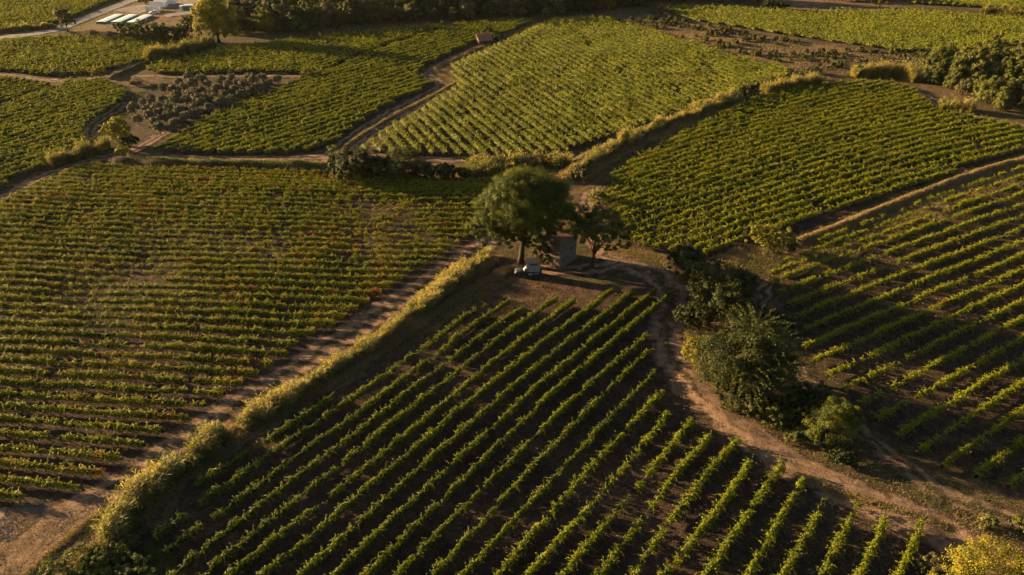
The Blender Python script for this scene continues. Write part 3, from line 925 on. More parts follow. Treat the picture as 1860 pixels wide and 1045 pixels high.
OPEN = [
    (P([(1230, 700), (1300, 770), (1420, 850), (1560, 910), (1700, 965), (1860, 1045), (1990, 1100), (1800, 1090), (1700, 1000), (1560, 930), (1400, 860), (1270, 770)]), 42000, .40, .28),
    (P([(-40, 930), (60, 925), (190, 905), (175, 945), (60, 1040), (-60, 1140)]), 22000, .53, .2),
    (P([(830, 620), (930, 520), (1000, 505), (1120, 525), (1060, 560), (930, 610)]), 14000, .5, .3),
    (SCRUB, 30000, .40, .5),
    (P([(1400, 450), (1440, 446), (1400, 510), (1330, 500), (1310, 470)]), 9000, .4, .45),
    (F5, 46000, .52, .32), (F1, 30000, .56, .28),
    (P([(1230, 560), (1400, 590), (1480, 680), (1600, 800), (1720, 880), (1680, 940), (1500, 860), (1340, 760), (1250, 660)]), 26000, .42, .35),
    (P([(1720, 905), (1990, 985), (1990, 1090), (1860, 1045), (1740, 960)]), 14000, .42, .4),
    (P([(1060, 340), (1110, 340), (1130, 440), (1230, 480), (1240, 510), (1100, 470)]), 12000, .42, .35),
    (YARD, 9000, .5, .5),
]
for poly, n, thr, h in OPEN:
    xy = scatter(poly, n, rng, 75, thr)
    n = len(xy)
    if n:
        far = max(xy[:, 1].mean() / 100, .7); pale = .78 if thr == .53 else .4
        blades(mb, xy, h * rng.uniform(.4, 1.2, n), np.full(n, .045 * far), np.clip(rng.normal(pale, .25, n), 0, 1), lean=.6, rng=rng)
tag(link('dry_grass', mb.mesh('dry_grass', [M['straw']])), 'golden dry grass along the banks, verges and open slopes', 'grass', kind='stuff')

mb = MB(); rng = np.random.default_rng(6)
GREEN = [
    (P([(1480, 690), (1560, 760), (1700, 865), (1860, 915), (1990, 960), (1990, 1000), (1860, 960), (1700, 925), (1600, 860)]), 22000, .40, .3),
    (P([(900, 545), (600, 712), (450, 800), (350, 880), (255, 1000), (215, 985), (330, 860), (480, 760), (700, 625), (860, 520)]), 26000, .42, .4),
    (P([(120, 1060), (210, 960), (260, 950), (330, 1000), (300, 1100), (100, 1130)]), 24000, .36, .6),
    (P([(90, 1000), (185, 925), (200, 940), (120, 1010), (20, 1090), (0, 1080)]), 7000, .42, .4),
    (P([(1230, 540), (1260, 520), (1420, 560), (1480, 690), (1560, 790), (1500, 840), (1380, 760), (1260, 680)]), 20000, .46, .5),
    (P([(1300, 480), (1440, 450), (1400, 520), (1370, 545), (1300, 520)]), 9000, .42, .5),
    (F5, 34000, .56, .3), (F1, 18000, .6, .28),
    (P([(220, 300), (560, 303), (610, 318), (560, 322), (400, 312)]), 12000, .3, .6),
    (P([(160, 230), (230, 180), (290, 150), (240, 200), (230, 270), (170, 275)]), 8000, .42, .5),
    (P([(1100, 455), (1230, 470), (1260, 500), (1200, 490)]), 4000, .45, .4),
    (P([(1260, 740), (1340, 790), (1450, 860), (1570, 905), (1720, 960), (1560, 920), (1400, 850)]), 9000, .5, .3),
]
for poly, n, thr, h in GREEN:
    xy = scatter(poly, n, rng, 77, thr); n = len(xy)
    if n:
        far = max(xy[:, 1].mean() / 100, .7)
        blades(mb, xy, h * rng.uniform(.4, 1.2, n), np.full(n, .06 * far), np.clip(rng.normal(.4, .25, n), 0, 1), lean=.6, rng=rng)
tag(link('green_weeds', mb.mesh('green_weeds', [M['weed']])), 'low green weeds on the banks and between the vine rows', 'weeds', kind='stuff')


def reeds(px, width, high, per_m, label, tone=.45, seed=1, wide=.07):
    """a stand of cane: leaning stems, each with long drooping blades"""
    rng = np.random.default_rng(seed)
    line = smooth_line(P(px))
    L = np.hypot(*np.diff(line, axis=0).T).sum()
    xy, u = along(line, int(L * per_m * 1.3), width, rng, tri=False)
    wv = np.clip(2.4 * (fbm(u / 4.5, u * 0 + seed, 83, 3) - .22), .12, 1.3)
    mid_, _s = dist_line(xy, line)
    lump = fbm(xy[:, 0] / 1.7, xy[:, 1] / 1.7, seed + 80, 3)
    lump = np.clip((lump - .5) * 1.7 + .5, 0, 1)
    keep = (rng.random(len(xy)) < .15 + 1.3 * lump) & (mid_ < width * .5 * wv * 1.15)
    xy, lump = xy[keep], lump[keep]; n = len(xy)
    H = high * rng.uniform(.3, 1.0, n) * (.4 + 1.0 * lump) * np.where(rng.random(n) < .12, 1.45, 1)
    z = height(xy); lean = rng.normal(0, .16, (n, 2)) + np.array([.05, -.03])
    mb = MB()
    tn = np.clip(tone + rng.normal(0, .2, n) + .6 * (lump - .5), 0, 1)
    blades(mb, xy, H, np.full(n, wide), tn, lean=.2, rng=rng)
    for j in range(6):
        f = .3 + .13 * j + rng.random(n) * .08
        base = np.column_stack([xy + lean * (H * f)[:, None], z + H * f])
        a = rng.random(n) * 2 * pi; ln = rng.uniform(.3, .75, n) * (high / 2.2) ** .6
        dirv = np.column_stack([np.cos(a), np.sin(a), rng.uniform(.2, 1.3, n)])
        side = np.column_stack([-np.sin(a), np.cos(a), rng.normal(0, .3, n)]) * (wide * .75)
        mid = base + dirv * (ln * .55)[:, None]; tip = base + np.column_stack([dirv[:, :2] * ln[:, None], dirv[:, 2] * ln * .8 - .15 * ln])
        v = np.stack([base - side * .5, base + side * .5, mid + side, mid - side, tip], 1).reshape(-1, 3)
        k = np.arange(n)[:, None] * 5 + mb.n
        t = np.clip(tn + rng.normal(.02, .12, n), 0, 1)
        mb.f4.append(k + np.array([[0, 1, 2, 3]])); mb.t4.append(t); mb.m4.append(np.zeros(n))
        mb.f3.append(k + np.array([[3, 2, 4]])); mb.t3.append(t); mb.m3.append(np.zeros(n))
        mb.v.append(v); mb.n += len(v)
    return tag(link('reed_stand', mb.mesh('reed_stand', [M['reed']])), label, 'reeds')


reeds([(893, 462), (860, 483), (805, 520), (790, 535)], 2.6, 1.5, 150, 'low grey-green reed patch at the head of the track near the pine', .5, 1)
reeds([(850, 500), (760, 565), (690, 620), (610, 668), (540, 718), (455, 768), (440, 780)], 2.6, 1.7, 200, 'long golden reed hedge running down beside the dirt track', .55, 2)
reeds([(405, 795), (370, 828), (310, 870), (250, 920), (215, 960), (205, 985)], 2.6, 2.4, 200, 'tall olive-green reed clump at the near end of the dirt track', .38, 3)
reeds([(835, 322), (900, 318), (960, 322)], 3.0, 2.6, 120, 'reed bed with upright pale stalks behind the pine crown', .35, 4, .12)
reeds([(850, 306), (930, 300), (1035, 300)], 4.0, 2.2, 110, 'olive reed strip at the foot of the central vineyard', .4, 5, .12)
reeds([(1040, 326), (1075, 296), (1130, 266), (1200, 234), (1270, 206), (1338, 184)], 3.4, 1.9, 210, 'long sunlit reed bank curving up beside the central vineyard', .55, 6, .09)
reeds([(1385, 172), (1430, 162), (1488, 152)], 3.4, 3.0, 230, 'short golden reed clump on the crest between two vineyards', .55, 7, .1)
reeds([(1548, 140), (1590, 138), (1640, 140), (1665, 150)], 3.6, 3.2, 230, 'rounded reed clump with dark base beside the right-hand wood', .55, 8, .1)
reeds([(95, 306), (140, 290), (180, 276), (200, 268)], 2.4, 2.6, 170, 'silvery reed hedge at the corner of the dark left-edge vineyard', .28, 9, .08)
reeds([(268, 114), (310, 106), (350, 97), (390, 86)], 3.0, 3.2, 110, 'narrow pale reed hedge leading up to the tall plane tree', .28, 10, .14)
reeds([(1705, 196), (1740, 200), (1765, 206)], 4.0, 2.6, 120, 'small tuft of reeds below the right-hand wood', .5, 11, .14)
reeds([(-30, 62), (40, 55), (115, 50)], 2.0, 1.8, 80, 'low reed verge above the bend of the grey road', .45, 12, .16)
reeds([(1780, 24), (1820, 28), (1870, 36)], 3.5, 3.2, 90, 'pale reeds at the far right end of the distant vineyard', .4, 13, .2)

# loose clods and stones: small four-sided lumps lying on the soil
mb = MB(); rng = np.random.default_rng(8)
areas = [(F1, 20000, .05), (F2, 20000, .06), (F5, 14000, .06), (P([(-60, 915), (200, 900), (180, 945), (60, 1045), (-60, 1140)]), 26000, .05)]
for nm, line, wd in TRACKS_W[:3] + TRACKS_W[6:7]:
    areas.append((line, int(len(line) * 60), wd))
for g, n, sz in areas:
    if sz < 1:
        lo, hi = g.min(0), g.max(0); xy = lo + rng.random((n * 2, 2)) * (hi - lo); xy = xy[inside(xy, g)][:n]
    else:
        xy, _u = along(g, n, sz * 1.3, rng, tri=False); sz = .05
    xy = xy[fbm(xy[:, 0] / 3, xy[:, 1] / 3, 97) > .42]
    n = len(xy); z = height(xy)
    r = sz * np.clip(rng.lognormal(0, .5, n), .3, 2.6); a = rng.random(n) * 6.28
    c = np.column_stack([xy, z])
    ring_ = [c + np.column_stack([np.cos(a + k * pi / 2) * r * rng.uniform(.7, 1.2, n), np.sin(a + k * pi / 2) * r * rng.uniform(.7, 1.2, n), np.full(n, -.02)]) for k in range(4)]
    top_ = c + np.column_stack([rng.normal(0, .25, (n, 2)) * r[:, None], r * rng.uniform(.5, .95, n)])
    V = np.stack(ring_ + [top_], 1).reshape(-1, 3); k5 = np.arange(n)[:, None] * 5
    mb.add(V, f3=np.concatenate([k5 + np.array([[i, (i + 1) % 4, 4]]) for i in range(4)]), t=.5)
M['clod'] = plain('dry_clod', (.17, .12, .09), .95, var=.5, scale=.6)
tag(link('stones', mb.mesh('stones', [M['clod']], True)), 'loose clods and stones lying on the tracks and bare soil', 'stones', kind='stuff')

# ------------------------------------------------------------------ trees and shrubs
def crown(mb, blobs, nclump, per, leaf, rng, spreadr=.32, tone=.45, up=.3, thin=1.0, tvar=.16, m=0, rough=(.85, 1.12)):
    """leaf clumps set on and inside the blobs (x, y, z, rx, ry, rz)"""
    B = np.array(blobs, float)
    w = (B[:, 3] * B[:, 4] * B[:, 5]) ** (2 / 3); w /= w.sum()
    bi = rng.choice(len(B), nclump, p=w)
    d = rng.normal(0, 1, (nclump, 3)); d /= np.linalg.norm(d, axis=1)[:, None]
    d[:, 2] = np.where(d[:, 2] < -.55, -d[:, 2], d[:, 2])
    r = rng.uniform(.45, 1.0, nclump) ** .5 * rng.uniform(*rough, nclump)
    cc = B[bi, :3] + d * r[:, None] * B[bi, 3:]
    size = spreadr * B[bi, 3:].mean(1) * rng.uniform(.6, 1.25, nclump)
    k = rng.poisson(per, nclump)
    ci = np.repeat(np.arange(nclump), k); n = len(ci)
    o = rng.normal(0, 1, (n, 3)); o /= np.linalg.norm(o, axis=1)[:, None]
    o[:, 2] *= .75
    c = cc[ci] + o * (size[ci] * rng.uniform(.35, 1.0, n))[:, None]
    nrm = o * .9 + d[ci] * .5 + np.array([0, 0, up]) + rng.normal(0, .45, (n, 3)); nrm /= np.linalg.norm(nrm, axis=1)[:, None]
    tv = np.cross(nrm, rng.normal(0, 1, (n, 3))); tv /= np.linalg.norm(tv, axis=1)[:, None]
    bv = np.cross(nrm, tv)
    sz = leaf * rng.uniform(.6, 1.3, n)[:, None] * .5
    ct = rng.normal(0, tvar, nclump)
    t = np.clip(tone + ct[ci] + rng.normal(0, .1, n) + .12 * o[:, 2], 0, 1)
    c[:, 2] = np.maximum(c[:, 2], .08)
    mb.quads(c, tv * sz * 1.2, bv * sz * thin, t, m)
    return cc


def limbs(mb, base_r, top, targets, rng, m=0, forks=.35, base=(0, 0, -.2), bend=.15):
    """a tapering trunk from base to top and limbs that leave it towards the clump centres"""
    b = np.array(base, float); top = np.array(top, float)
    n = 8; u = np.linspace(0, 1, n)[:, None]
    path = b + (top - b) * u + np.column_stack([np.sin(u[:, 0] * 4 + 1) * bend, np.cos(u[:, 0] * 3) * bend - bend, np.zeros(n)]) * u
    mb.tube(path, base_r * (1 - .62 * u[:, 0]) * (1 + .5 * np.exp(-u[:, 0] * 14)), 8, m=m)
    for q in targets:
        f = forks + (1 - forks) * rng.random() * .9
        s = np.array([np.interp(f, u[:, 0], path[:, i]) for i in range(3)])
        q = np.array(q); s[2] = min(s[2], q[2] - .2) if q[2] > s[2] - 1 else s[2]
        v = np.linspace(0, 1, 5)[:, None]
        pth = s + (q - s) * v + np.array([0, 0, 1.]) * np.sin(v * pi) * .08 * np.linalg.norm(q - s)
        mb.tube(pth, base_r * .38 * (1 - .8 * v[:, 0]), 5, m=m, cap=False)


def tree(name, loc, blobs, nclump, per, leaf, lm, trunk_r, top, label, cat, seed=1, group=None, rz=0, nlimb=10, forks=.35, **kw):
    rng = np.random.default_rng(seed)
    root = empty(name, loc, rz)
    mb = MB(); cc = crown(mb, blobs, nclump, per, leaf, rng, **kw)
    link('crown', mb.mesh('crown', [lm]), root)
    mb = MB(); limbs(mb, trunk_r, top, cc[rng.choice(len(cc), min(nlimb, len(cc)), replace=False)], rng, forks=forks)
    link('trunk', mb.mesh('trunk', [M['bark']], True), root)
    return tag(root, label, cat, group)


def shrub(px, py, rx, ry, h, lm, label, seed, n=60, per=45, leaf=.22, tone=.45, name='shrub', lumps=5, **kw):
    """a bush without a visible stem: several lobes of leaf clumps over short stems"""
    rng = np.random.default_rng(seed)
    x, y = P([(px, py)])[0]
    rx, ry, h = rx * 1.22, ry * 1.22, h * 1.2
    bl = [(0, 0, h * .45, rx * .7, ry * .7, h * .5)]
    for k in range(lumps):
        a = rng.random() * 2 * pi; rr = rng.uniform(.45, .75)
        s = rng.uniform(.32, .5)
        bl.append((cos(a) * rx * rr, sin(a) * ry * rr, h * rng.uniform(.3, .62), rx * s, ry * s, h * s * .8))
    mb = MB(); cc = crown(mb, bl, int(n * 1.9), int(per * 1.5), leaf * .78, rng, tone=tone, **{'spreadr': .26, **kw})
    for q in cc[rng.choice(len(cc), 8)]:
        v = np.linspace(0, 1, 4)[:, None]
        mb.tube(np.array([0, 0, -.1]) + q * v * np.array([1, 1, 1]), .07 * (1 - .7 * v[:, 0]), 4, m=1, cap=False)
    return tag(link(name, mb.mesh(name, [lm, M['bark']]), None, (x, y, h1(x, y))), label, 'shrub' if name == 'shrub' else 'bush')


def loc(px, py):
    x, y = P([(px, py)])[0]
    return (x, y, h1(x, y))


# the big pine beside the truck
rng = np.random.default_rng(3)
pr = empty('pine_tree', loc(945, 479)); pr.scale = (1.08, 1.08, 1.04)
pb = [(1.6, .5, 12.2, 6.3, 5.8, 4.6), (-.5, -1, 13.6, 4.5, 4.2, 3.3), (4.0, 0, 11.5, 4.2, 4.4, 4.2), (-3.4, .5, 10.2, 3.6, 3.8, 3.0), (-6.0, .5, 7.2, 2.5, 2.8, 2.2), (-3.8, -1, 5.6, 2.8, 2.6, 1.7), (6.3, .3, 8.4, 2.8, 3.2, 2.7), (2.2, -2.5, 7.6, 3.0, 2.6, 2.2), (-.5, 1, 7.2, 2.4, 2.6, 2.0), (4.2, 1.0, 6.4, 2.4, 2.4, 1.6), (-6.3, 0, 5.3, 1.6, 1.8, 1.1), (2.6, -.5, 4.6, 2.2, 2.2, 1.5), (.2, 1.2, 4.8, 2.4, 2.4, 1.6), (-2.2, .8, 7.6, 3, 3, 2.2), (1.5, .5, 9, 5, 4.6, 3), (3.2, -1.5, 4.4, 1.6, 1.6, 1.2), (-1.2, -.6, 4.6, 1.6, 1.6, 1.0)]
mb = MB(); cc = crown(mb, pb, 1100, 230, .24, rng, spreadr=.23, tone=.4, up=.5, thin=.26, tvar=.16, rough=(.88, 1.08))
link('crown', mb.mesh('crown', [M['pine']]), pr)
mb = MB(); limbs(mb, .48, (.9, .3, 13.5), cc[rng.choice(len(cc), 26, replace=False)], rng, forks=.3, bend=.35)
link('trunk', mb.mesh('trunk', [M['bark']], True), pr)
tag(pr, 'tall rounded pine tree standing beside the parked truck and stone hut', 'tree')

tree('broadleaf_tree', loc(1075, 483), [(1.2, .5, 7.4, 4.0, 3.6, 3.2), (-1.6, 0, 6.6, 2.7, 2.6, 2.4), (3.8, .2, 6.0, 2.8, 2.6, 2.3), (.8, -1, 9.6, 2.8, 2.6, 2.0), (5.0, .3, 4.4, 1.7, 1.7, 1.4), (2.2, 0, 4.6, 2.4, 2.2, 1.4)], 190, 80, .22, M['dark'], .28, (.5, .2, 5.6),
     'dark round-headed tree with a forked trunk at the right end of the hut', 'tree', 5, forks=.3, nlimb=14, tone=.8, spreadr=.24)
# the tall yellow-green plane tree by the yard
tree('plane_tree', loc(398, 78), [(0, 0, 8.5, 6.2, 5.6, 7.2), (-3, -1, 5.4, 4.2, 3.8, 4.6), (3.6, .5, 7.5, 4.4, 4.0, 5.4), (.5, 0, 14, 4.0, 3.6, 3.2), (-4.2, -.8, 10.5, 3.0, 3.0, 3.6), (4.6, 1, 4.0, 3.4, 3, 3.2), (0, -1.5, 4, 4, 3, 3)], 300, 110, .36, M['bright'], .5, (0, 0, 11),
     'tall yellow-green tree standing alone at the edge of the far yard', 'tree', 6, tone=.5, tvar=.22)
tree('broadleaf_tree', loc(126, 66), [(0, 0, 5, 2.8, 2.8, 3.2), (1.5, 0, 3.6, 2.2, 2.2, 2.2), (-1.5, .5, 6, 1.8, 1.8, 1.8)], 90, 80, .3, M['brush'], .22, (0, 0, 5), 'dusky tree on the bend of the grey road', 'tree', 7, tone=.35)

# bushes one by one: px, py of the base, half widths, height, material, label
SH = [
    (647, 326, 5.3, 4.2, 6.4, 'dark', 'wide dark bush at the foot of the zigzag track', 130, 60, .3, .4),
    (612, 300, 2.4, 2.2, 3.6, 'wood', 'small rounded bush at the end of the zigzag track', 45, 45, .28, .5),
    (734, 324, 5.4, 4.2, 5.8, 'wood', 'large grey-green bush behind the left vineyard', 90, 50, .3, .36),
    (803, 328, 4.6, 2.8, 3.2, 'dark', 'low dark bush between the grey bush and the reed bed', 55, 45, .3, .35),
    (222, 262, 3.0, 2.6, 6.2, 'bright', 'tall pale-leaved bush at the near tip of the olive grove', 70, 50, .32, .5),
    (237, 266, 2.0, 1.8, 2.6, 'dark', 'dark low bush in the shade of the pale-leaved bush', 40, 40, .3, .35),
    (226, 288, 2.0, 1.3, 2.4, 'bright', 'small yellow weed clump at the corner of the left vineyard', 30, 40, .28, .45),
    (186, 140, 2.4, 2.0, 2.8, 'bright', 'round yellow-green bush beside the path left of the olive grove', 45, 40, .34, .55),
    (557, 143, 1.8, 1.6, 2.8, 'bright', 'single light green bush at the tip between two vineyards', 30, 40, .34, .4),
    (885, 66, 2.6, 1.8, 2.6, 'dark', 'dark bush behind the red-roofed shed', 35, 35, .36, .5),
    (905, 75, 3.0, 1.8, 1.8, 'dark', 'low spreading bush right of the red-roofed shed', 35, 35, .36, .45),
    (992, 38, 2.6, 2.2, 4.6, 'wood', 'rounded dark tree-like bush at the far end of the zigzag track', 50, 40, .4, .6),
    (1358, 178, 2.8, 2.4, 3.4, 'dark', 'dark bush between the reed bank and the golden reed clump', 50, 40, .36, .45),
    (1475, 135, 2.6, 2.0, 2.0, 'brush', 'brown-green bush behind the golden reed clump', 35, 35, .36, .4),
    (1241, 496, 2.6, 2.4, 4.4, 'dark', 'almost black round bush below the vineyard right of the hut', 75, 50, .24, .2),
    (1290, 560, 5.6, 4.4, 7.2, 'wood', 'broad grey-green thicket in the middle of the hedge', 150, 60, .24, .27),
    (1262, 530, 3.6, 3.0, 5.0, 'wood', 'dull green bush at the left shoulder of the grey-green thicket', 80, 50, .22, .3),
    (1325, 590, 4.0, 3.0, 4.0, 'dark', 'dark bush between the grey-green thicket and the juniper', 90, 50, .22, .3),
    (1415, 600, 2.4, 2.0, 2.4, 'dark', 'small dark bush behind the juniper beside the vine rows', 50, 45, .2, .35),
    (1350, 742, 3.6, 2.4, 2.8, 'dark', 'dark undergrowth bush directly under the juniper', 80, 50, .2, .25),
    (1300, 705, 2.0, 1.8, 2.2, 'wood', 'leafy low bush at the juniper side of the lower track', 50, 45, .18, .4),
    (1478, 745, 2.6, 2.2, 3.2, 'dark', 'dark bush behind the young pine', 60, 50, .2, .3),
    (1535, 838, 2.0, 1.4, 1.6, 'dark', 'last low dark bush right of the young pine', 45, 45, .18, .35),
    (690, 327, 3.6, 2.8, 4.4, 'dark', 'dark bush joining the wide dark bush and the grey one', 80, 50, .28, .25),
    (770, 327, 3.0, 2.4, 3.6, 'dark', 'dark bush on the right flank of the grey-green bush', 70, 50, .28, .25),
    (1345, 535, 3.0, 2.4, 2.8, 'wood', 'low bush at the right foot of the grey-green thicket', 60, 45, .24, .28),
    (1262, 592, 3.2, 2.4, 3.4, 'dark', 'dark bush below the grey-green thicket along the track', 70, 50, .22, .38),
    (1394, 458, 3.1, 2.6, 4.8, 'bright', 'light yellowish open bush at the end of the grassy ridge', 60, 45, .24, .3),
    (1425, 456, 1.9, 1.6, 2.4, 'dark', 'dark green bush beside the light yellowish one on the ridge', 35, 42, .24, .42),
    (1276, 668, 2.3, 2.2, 4.4, 'bright', 'yellow-green bush leaning against the big dark juniper', 70, 60, .18, .48),
    (1395, 770, 2.4, 2.0, 2.6, 'wood', 'low leafy bush at the near foot of the big juniper', 60, 50, .2, .5),
    (1440, 760, 2.6, 2.2, 3.0, 'dark', 'dark bush filling the gap between the juniper and the young pine', 60, 50, .2, .3),
    (1462, 800, 2.0, 1.4, 1.6, 'wood', 'ground-hugging bush in front of the young pine', 45, 45, .18, .45),
    (1795, 1060, 5.6, 4.6, 3.2, 'bright', 'big yellow autumn bush in the near right corner', 150, 75, .17, .55),
    (1700, 1050, 2.0, 1.8, 1.2, 'brush', 'small rusty bush beside the yellow autumn bush', 40, 45, .15, .75),
    (1790, 958, 1.1, .9, 1.5, 'reed', 'spiky tuft of grass beside the track above the yellow bush', 24, 40, .2, .4),
    (1850, 965, 1.2, 1.0, 1.8, 'wood', 'green bush at the right end of the lower track', 28, 40, .18, .6),
    (150, 1030, 3.0, 2.4, 1.5, 'wood', 'creeper-covered mound at the near left corner', 80, 50, .16, .7),
    (215, 1000, 2.4, 1.8, 1.3, 'wood', 'low green creeper under the olive-green reed clump', 60, 45, .16, .55),
    (240, 1055, 3.0, 2.2, 1.2, 'weed', 'bright green weed patch at the corner of the front vineyard', 55, 45, .16, .6),
    (275, 76, 8.0, 4.2, 6.6, 'wood', 'broad dark tree-like bush below the yard slabs', 80, 45, .46, .45),
    (318, 78, 6.0, 3.6, 5.0, 'wood', 'second dark bush below the yard, nearer the tall tree', 60, 45, .46, .5),
    (350, 74, 4.2, 3.2, 6.0, 'wood', 'tall dark bush touching the left side of the tall yellow tree', 60, 45, .46, .55),
    (228, 69, 6.5, 2.6, 3.4, 'wood', 'low dark hedge bush on the earth wall below the yard', 45, 40, .44, .45),
    (265, 7, 3.4, 2.4, 3.4, 'brush', 'brown bush between the road and the white shells', 40, 35, .48, .5),
    (250, 158, 2.0, 1.4, 1.5, 'brush', 'dry brown bush on the small dark bank left of the olives', 30, 30, .3, .5),
    (1395, 18, 3.0, 1.8, 3.4, 'dark', 'first of two dark bushes on the edge of the bare far field', 40, 35, .5, .3),
    (1417, 19, 2.6, 1.8, 3.0, 'dark', 'second of two dark bushes on the edge of the bare far field', 40, 35, .5, .3),
    (1598, 14, 3.6, 2.4, 5.0, 'bright', 'pale green bush standing between the bare field and far vineyard', 40, 35, .55, .3),
    (1660, 118, 3.2, 2.4, 3.6, 'brush', 'dark brown bush at the left end of the right-hand wood', 45, 40, .4, .3),
    (984, 478, 2.0, 1.6, 3.4, 'dark', 'dark shrub against the left wall of the hut', 40, 45, .2, .45),
    (1035, 400, 4.0, 3.0, 3.0, 'brush', 'dry brush behind the hut roof', 60, 45, .26, .6),
    (1052, 330, 2.4, 2.0, 3.2, 'brush', 'dead-looking bush with bare twigs at the bottom of the reed bank', 45, 40, .26, .5),
    (1085, 372, 2.2, 2.0, 3.0, 'reed', 'pale bush at the corner of the vineyard behind the hut', 45, 42, .24, .35),
]
for i, (px, py, rx, ry, h, mk, label, n, per, leaf, tone) in enumerate(SH):
    shrub(px, py, rx, ry, h, M[mk], label, 300 + i, n, per, leaf, tone)

# the big juniper with arching sprays
rng = np.random.default_rng(9)
jr = empty('juniper_tree', loc(1338, 704)); jr.scale = (1.12, 1.1, 1.05)
jb = [(0, 0, 4.2, 5.2, 4.6, 3.8), (2.8, .5, 5.4, 3.7, 3.4, 3.0), (-2.2, .5, 4.4, 3.3, 3.2, 3.0), (1.2, 1.2, 8.0, 3.0, 3.0, 2.1), (4.0, -.6, 3.4, 2.8, 2.6, 2.8), (.6, -2.4, 3.2, 3.8, 2.4, 2.6)]
mb = MB(); cc = crown(mb, jb, 300, 120, .18, rng, spreadr=.3, tone=.22, thin=.6)
for q in range(240):                                        # sprays that arch out of the outline
    b = jb[rng.integers(len(jb))]
    d = rng.normal(0, 1, 3); d[2] = abs(d[2]) * .9 + .1; d /= np.linalg.norm(d)
    s = np.array(b[:3]) + d * np.array(b[3:]) * .8
    u = np.linspace(0, 1, 26)[:, None]
    pth = s + d * u * 2.4 + np.array([d[0] * .6, d[1] * .6, -.9]) * u ** 2
    n = len(pth)
    nv = rng.normal(0, .5, (n, 3)) + np.array([0, 0, 1]); nv /= np.linalg.norm(nv, axis=1)[:, None]
    tv = np.cross(nv, rng.normal(0, 1, (n, 3))); tv /= np.linalg.norm(tv, axis=1)[:, None]
    sz = (.17 * (1.15 - u * .6))
    mb.quads(pth + rng.normal(0, .07, (n, 3)), tv * sz, np.cross(nv, tv) * sz * .7, np.clip(.42 + .2 * rng.random(n), 0, 1))
link('crown', mb.mesh('crown', [M['wood']]), jr)
mb = MB(); limbs(mb, .3, (.6, .4, 4.5), cc[rng.choice(len(cc), 20, replace=False)], rng, forks=.1)
link('trunk', mb.mesh('trunk', [M['bark']], True), jr)
tag(jr, 'big dark juniper with arching sprays beside the lower dirt track', 'tree')
tree('young_pine', loc(1500, 806), [(0, 0, 3.0, 2.7, 2.4, 2.7), (-1.3, -.6, 2.4, 1.7, 1.5, 2.0), (1.6, .4, 3.6, 2.1, 1.8, 1.7), (.2, .4, 5.6, 1.6, 1.6, 1.4), (2.5, .4, 4.2, 1.4, 1.4, 1.1)], 150, 120, .22, M['pine'], .14, (.2, .2, 4.6),
     'young bushy pine, the last tree along the hedge by the lower track', 'tree', 21, thin=.35, tone=.45, tvar=.3, up=.5)

# olive trees of the grove
OL = [(345, 420), (440, 430), (375, 462), (265, 452), (580, 448), (650, 422), (700, 447), (780, 412), (812, 442), (880, 418), (987, 424), (922, 455), (627, 472), (742, 478), (860, 484), (430, 508), (482, 463), (542, 498), (670, 502), (790, 508),
      (222, 508), (300, 497), (345, 528), (472, 543), (592, 538), (650, 563), (722, 538), (525, 563), (252, 543), (372, 553), (162, 492), (570, 603), (632, 600), (322, 588), (440, 598), (402, 568), (190, 603), (150, 575), (240, 592), (370, 628),
      (487, 638), (272, 668), (402, 673), (110, 632), (70, 603), (220, 642), (196, 703), (320, 708), (132, 672), (60, 703), (100, 743), (232, 753), (128, 790), (30, 663), (10, 593), (60, 562), (-60, 640), (-30, 720)]
rng = np.random.default_rng(14)
protos = []
for k in range(4):
    bl = [(0, 0, 1.35, 1.3, 1.3, 1.1), (0, 0, 1.75, 1.25, 1.25, 1.1)] + [(cos(a) * .75, sin(a) * .75, rng.uniform(1.3, 2.1), .75, .75, .7) for a in rng.random(4) * 2 * pi]
    protos.append(tree('olive_tree', (0, 0, -50), bl, 130, 50, .17, M['olive'], .14, (0, 0, 1.4), 'x', 'tree', 40 + k, 'olive trees of the grove', nlimb=6, tone=.42, spreadr=.25, tvar=.1))
for i, (cx, cy) in enumerate(OL):
    px, py = 260 + cx / 4.02, 40 + (cy + 30) / 4.02
    lab = 'round grey-green olive tree standing among the others of the grove'
    if (cx, cy) == (128, 790):
        lab = 'grey-green olive tree at the nearest tip of the grove'
    if (cx, cy) == (987, 424):
        lab = 'grey-green olive tree at the far right end of the grove'
    s = rng.uniform(.92, 1.25)
    if i < 4:
        o = protos[i]; o.location = loc(px, py); o.scale = (s, s, s); o['label'] = lab
    else:
        dup(protos[i % 4], loc(px, py), rng.random() * 6.28, (s, s, s * rng.uniform(.9, 1.1)), lab)


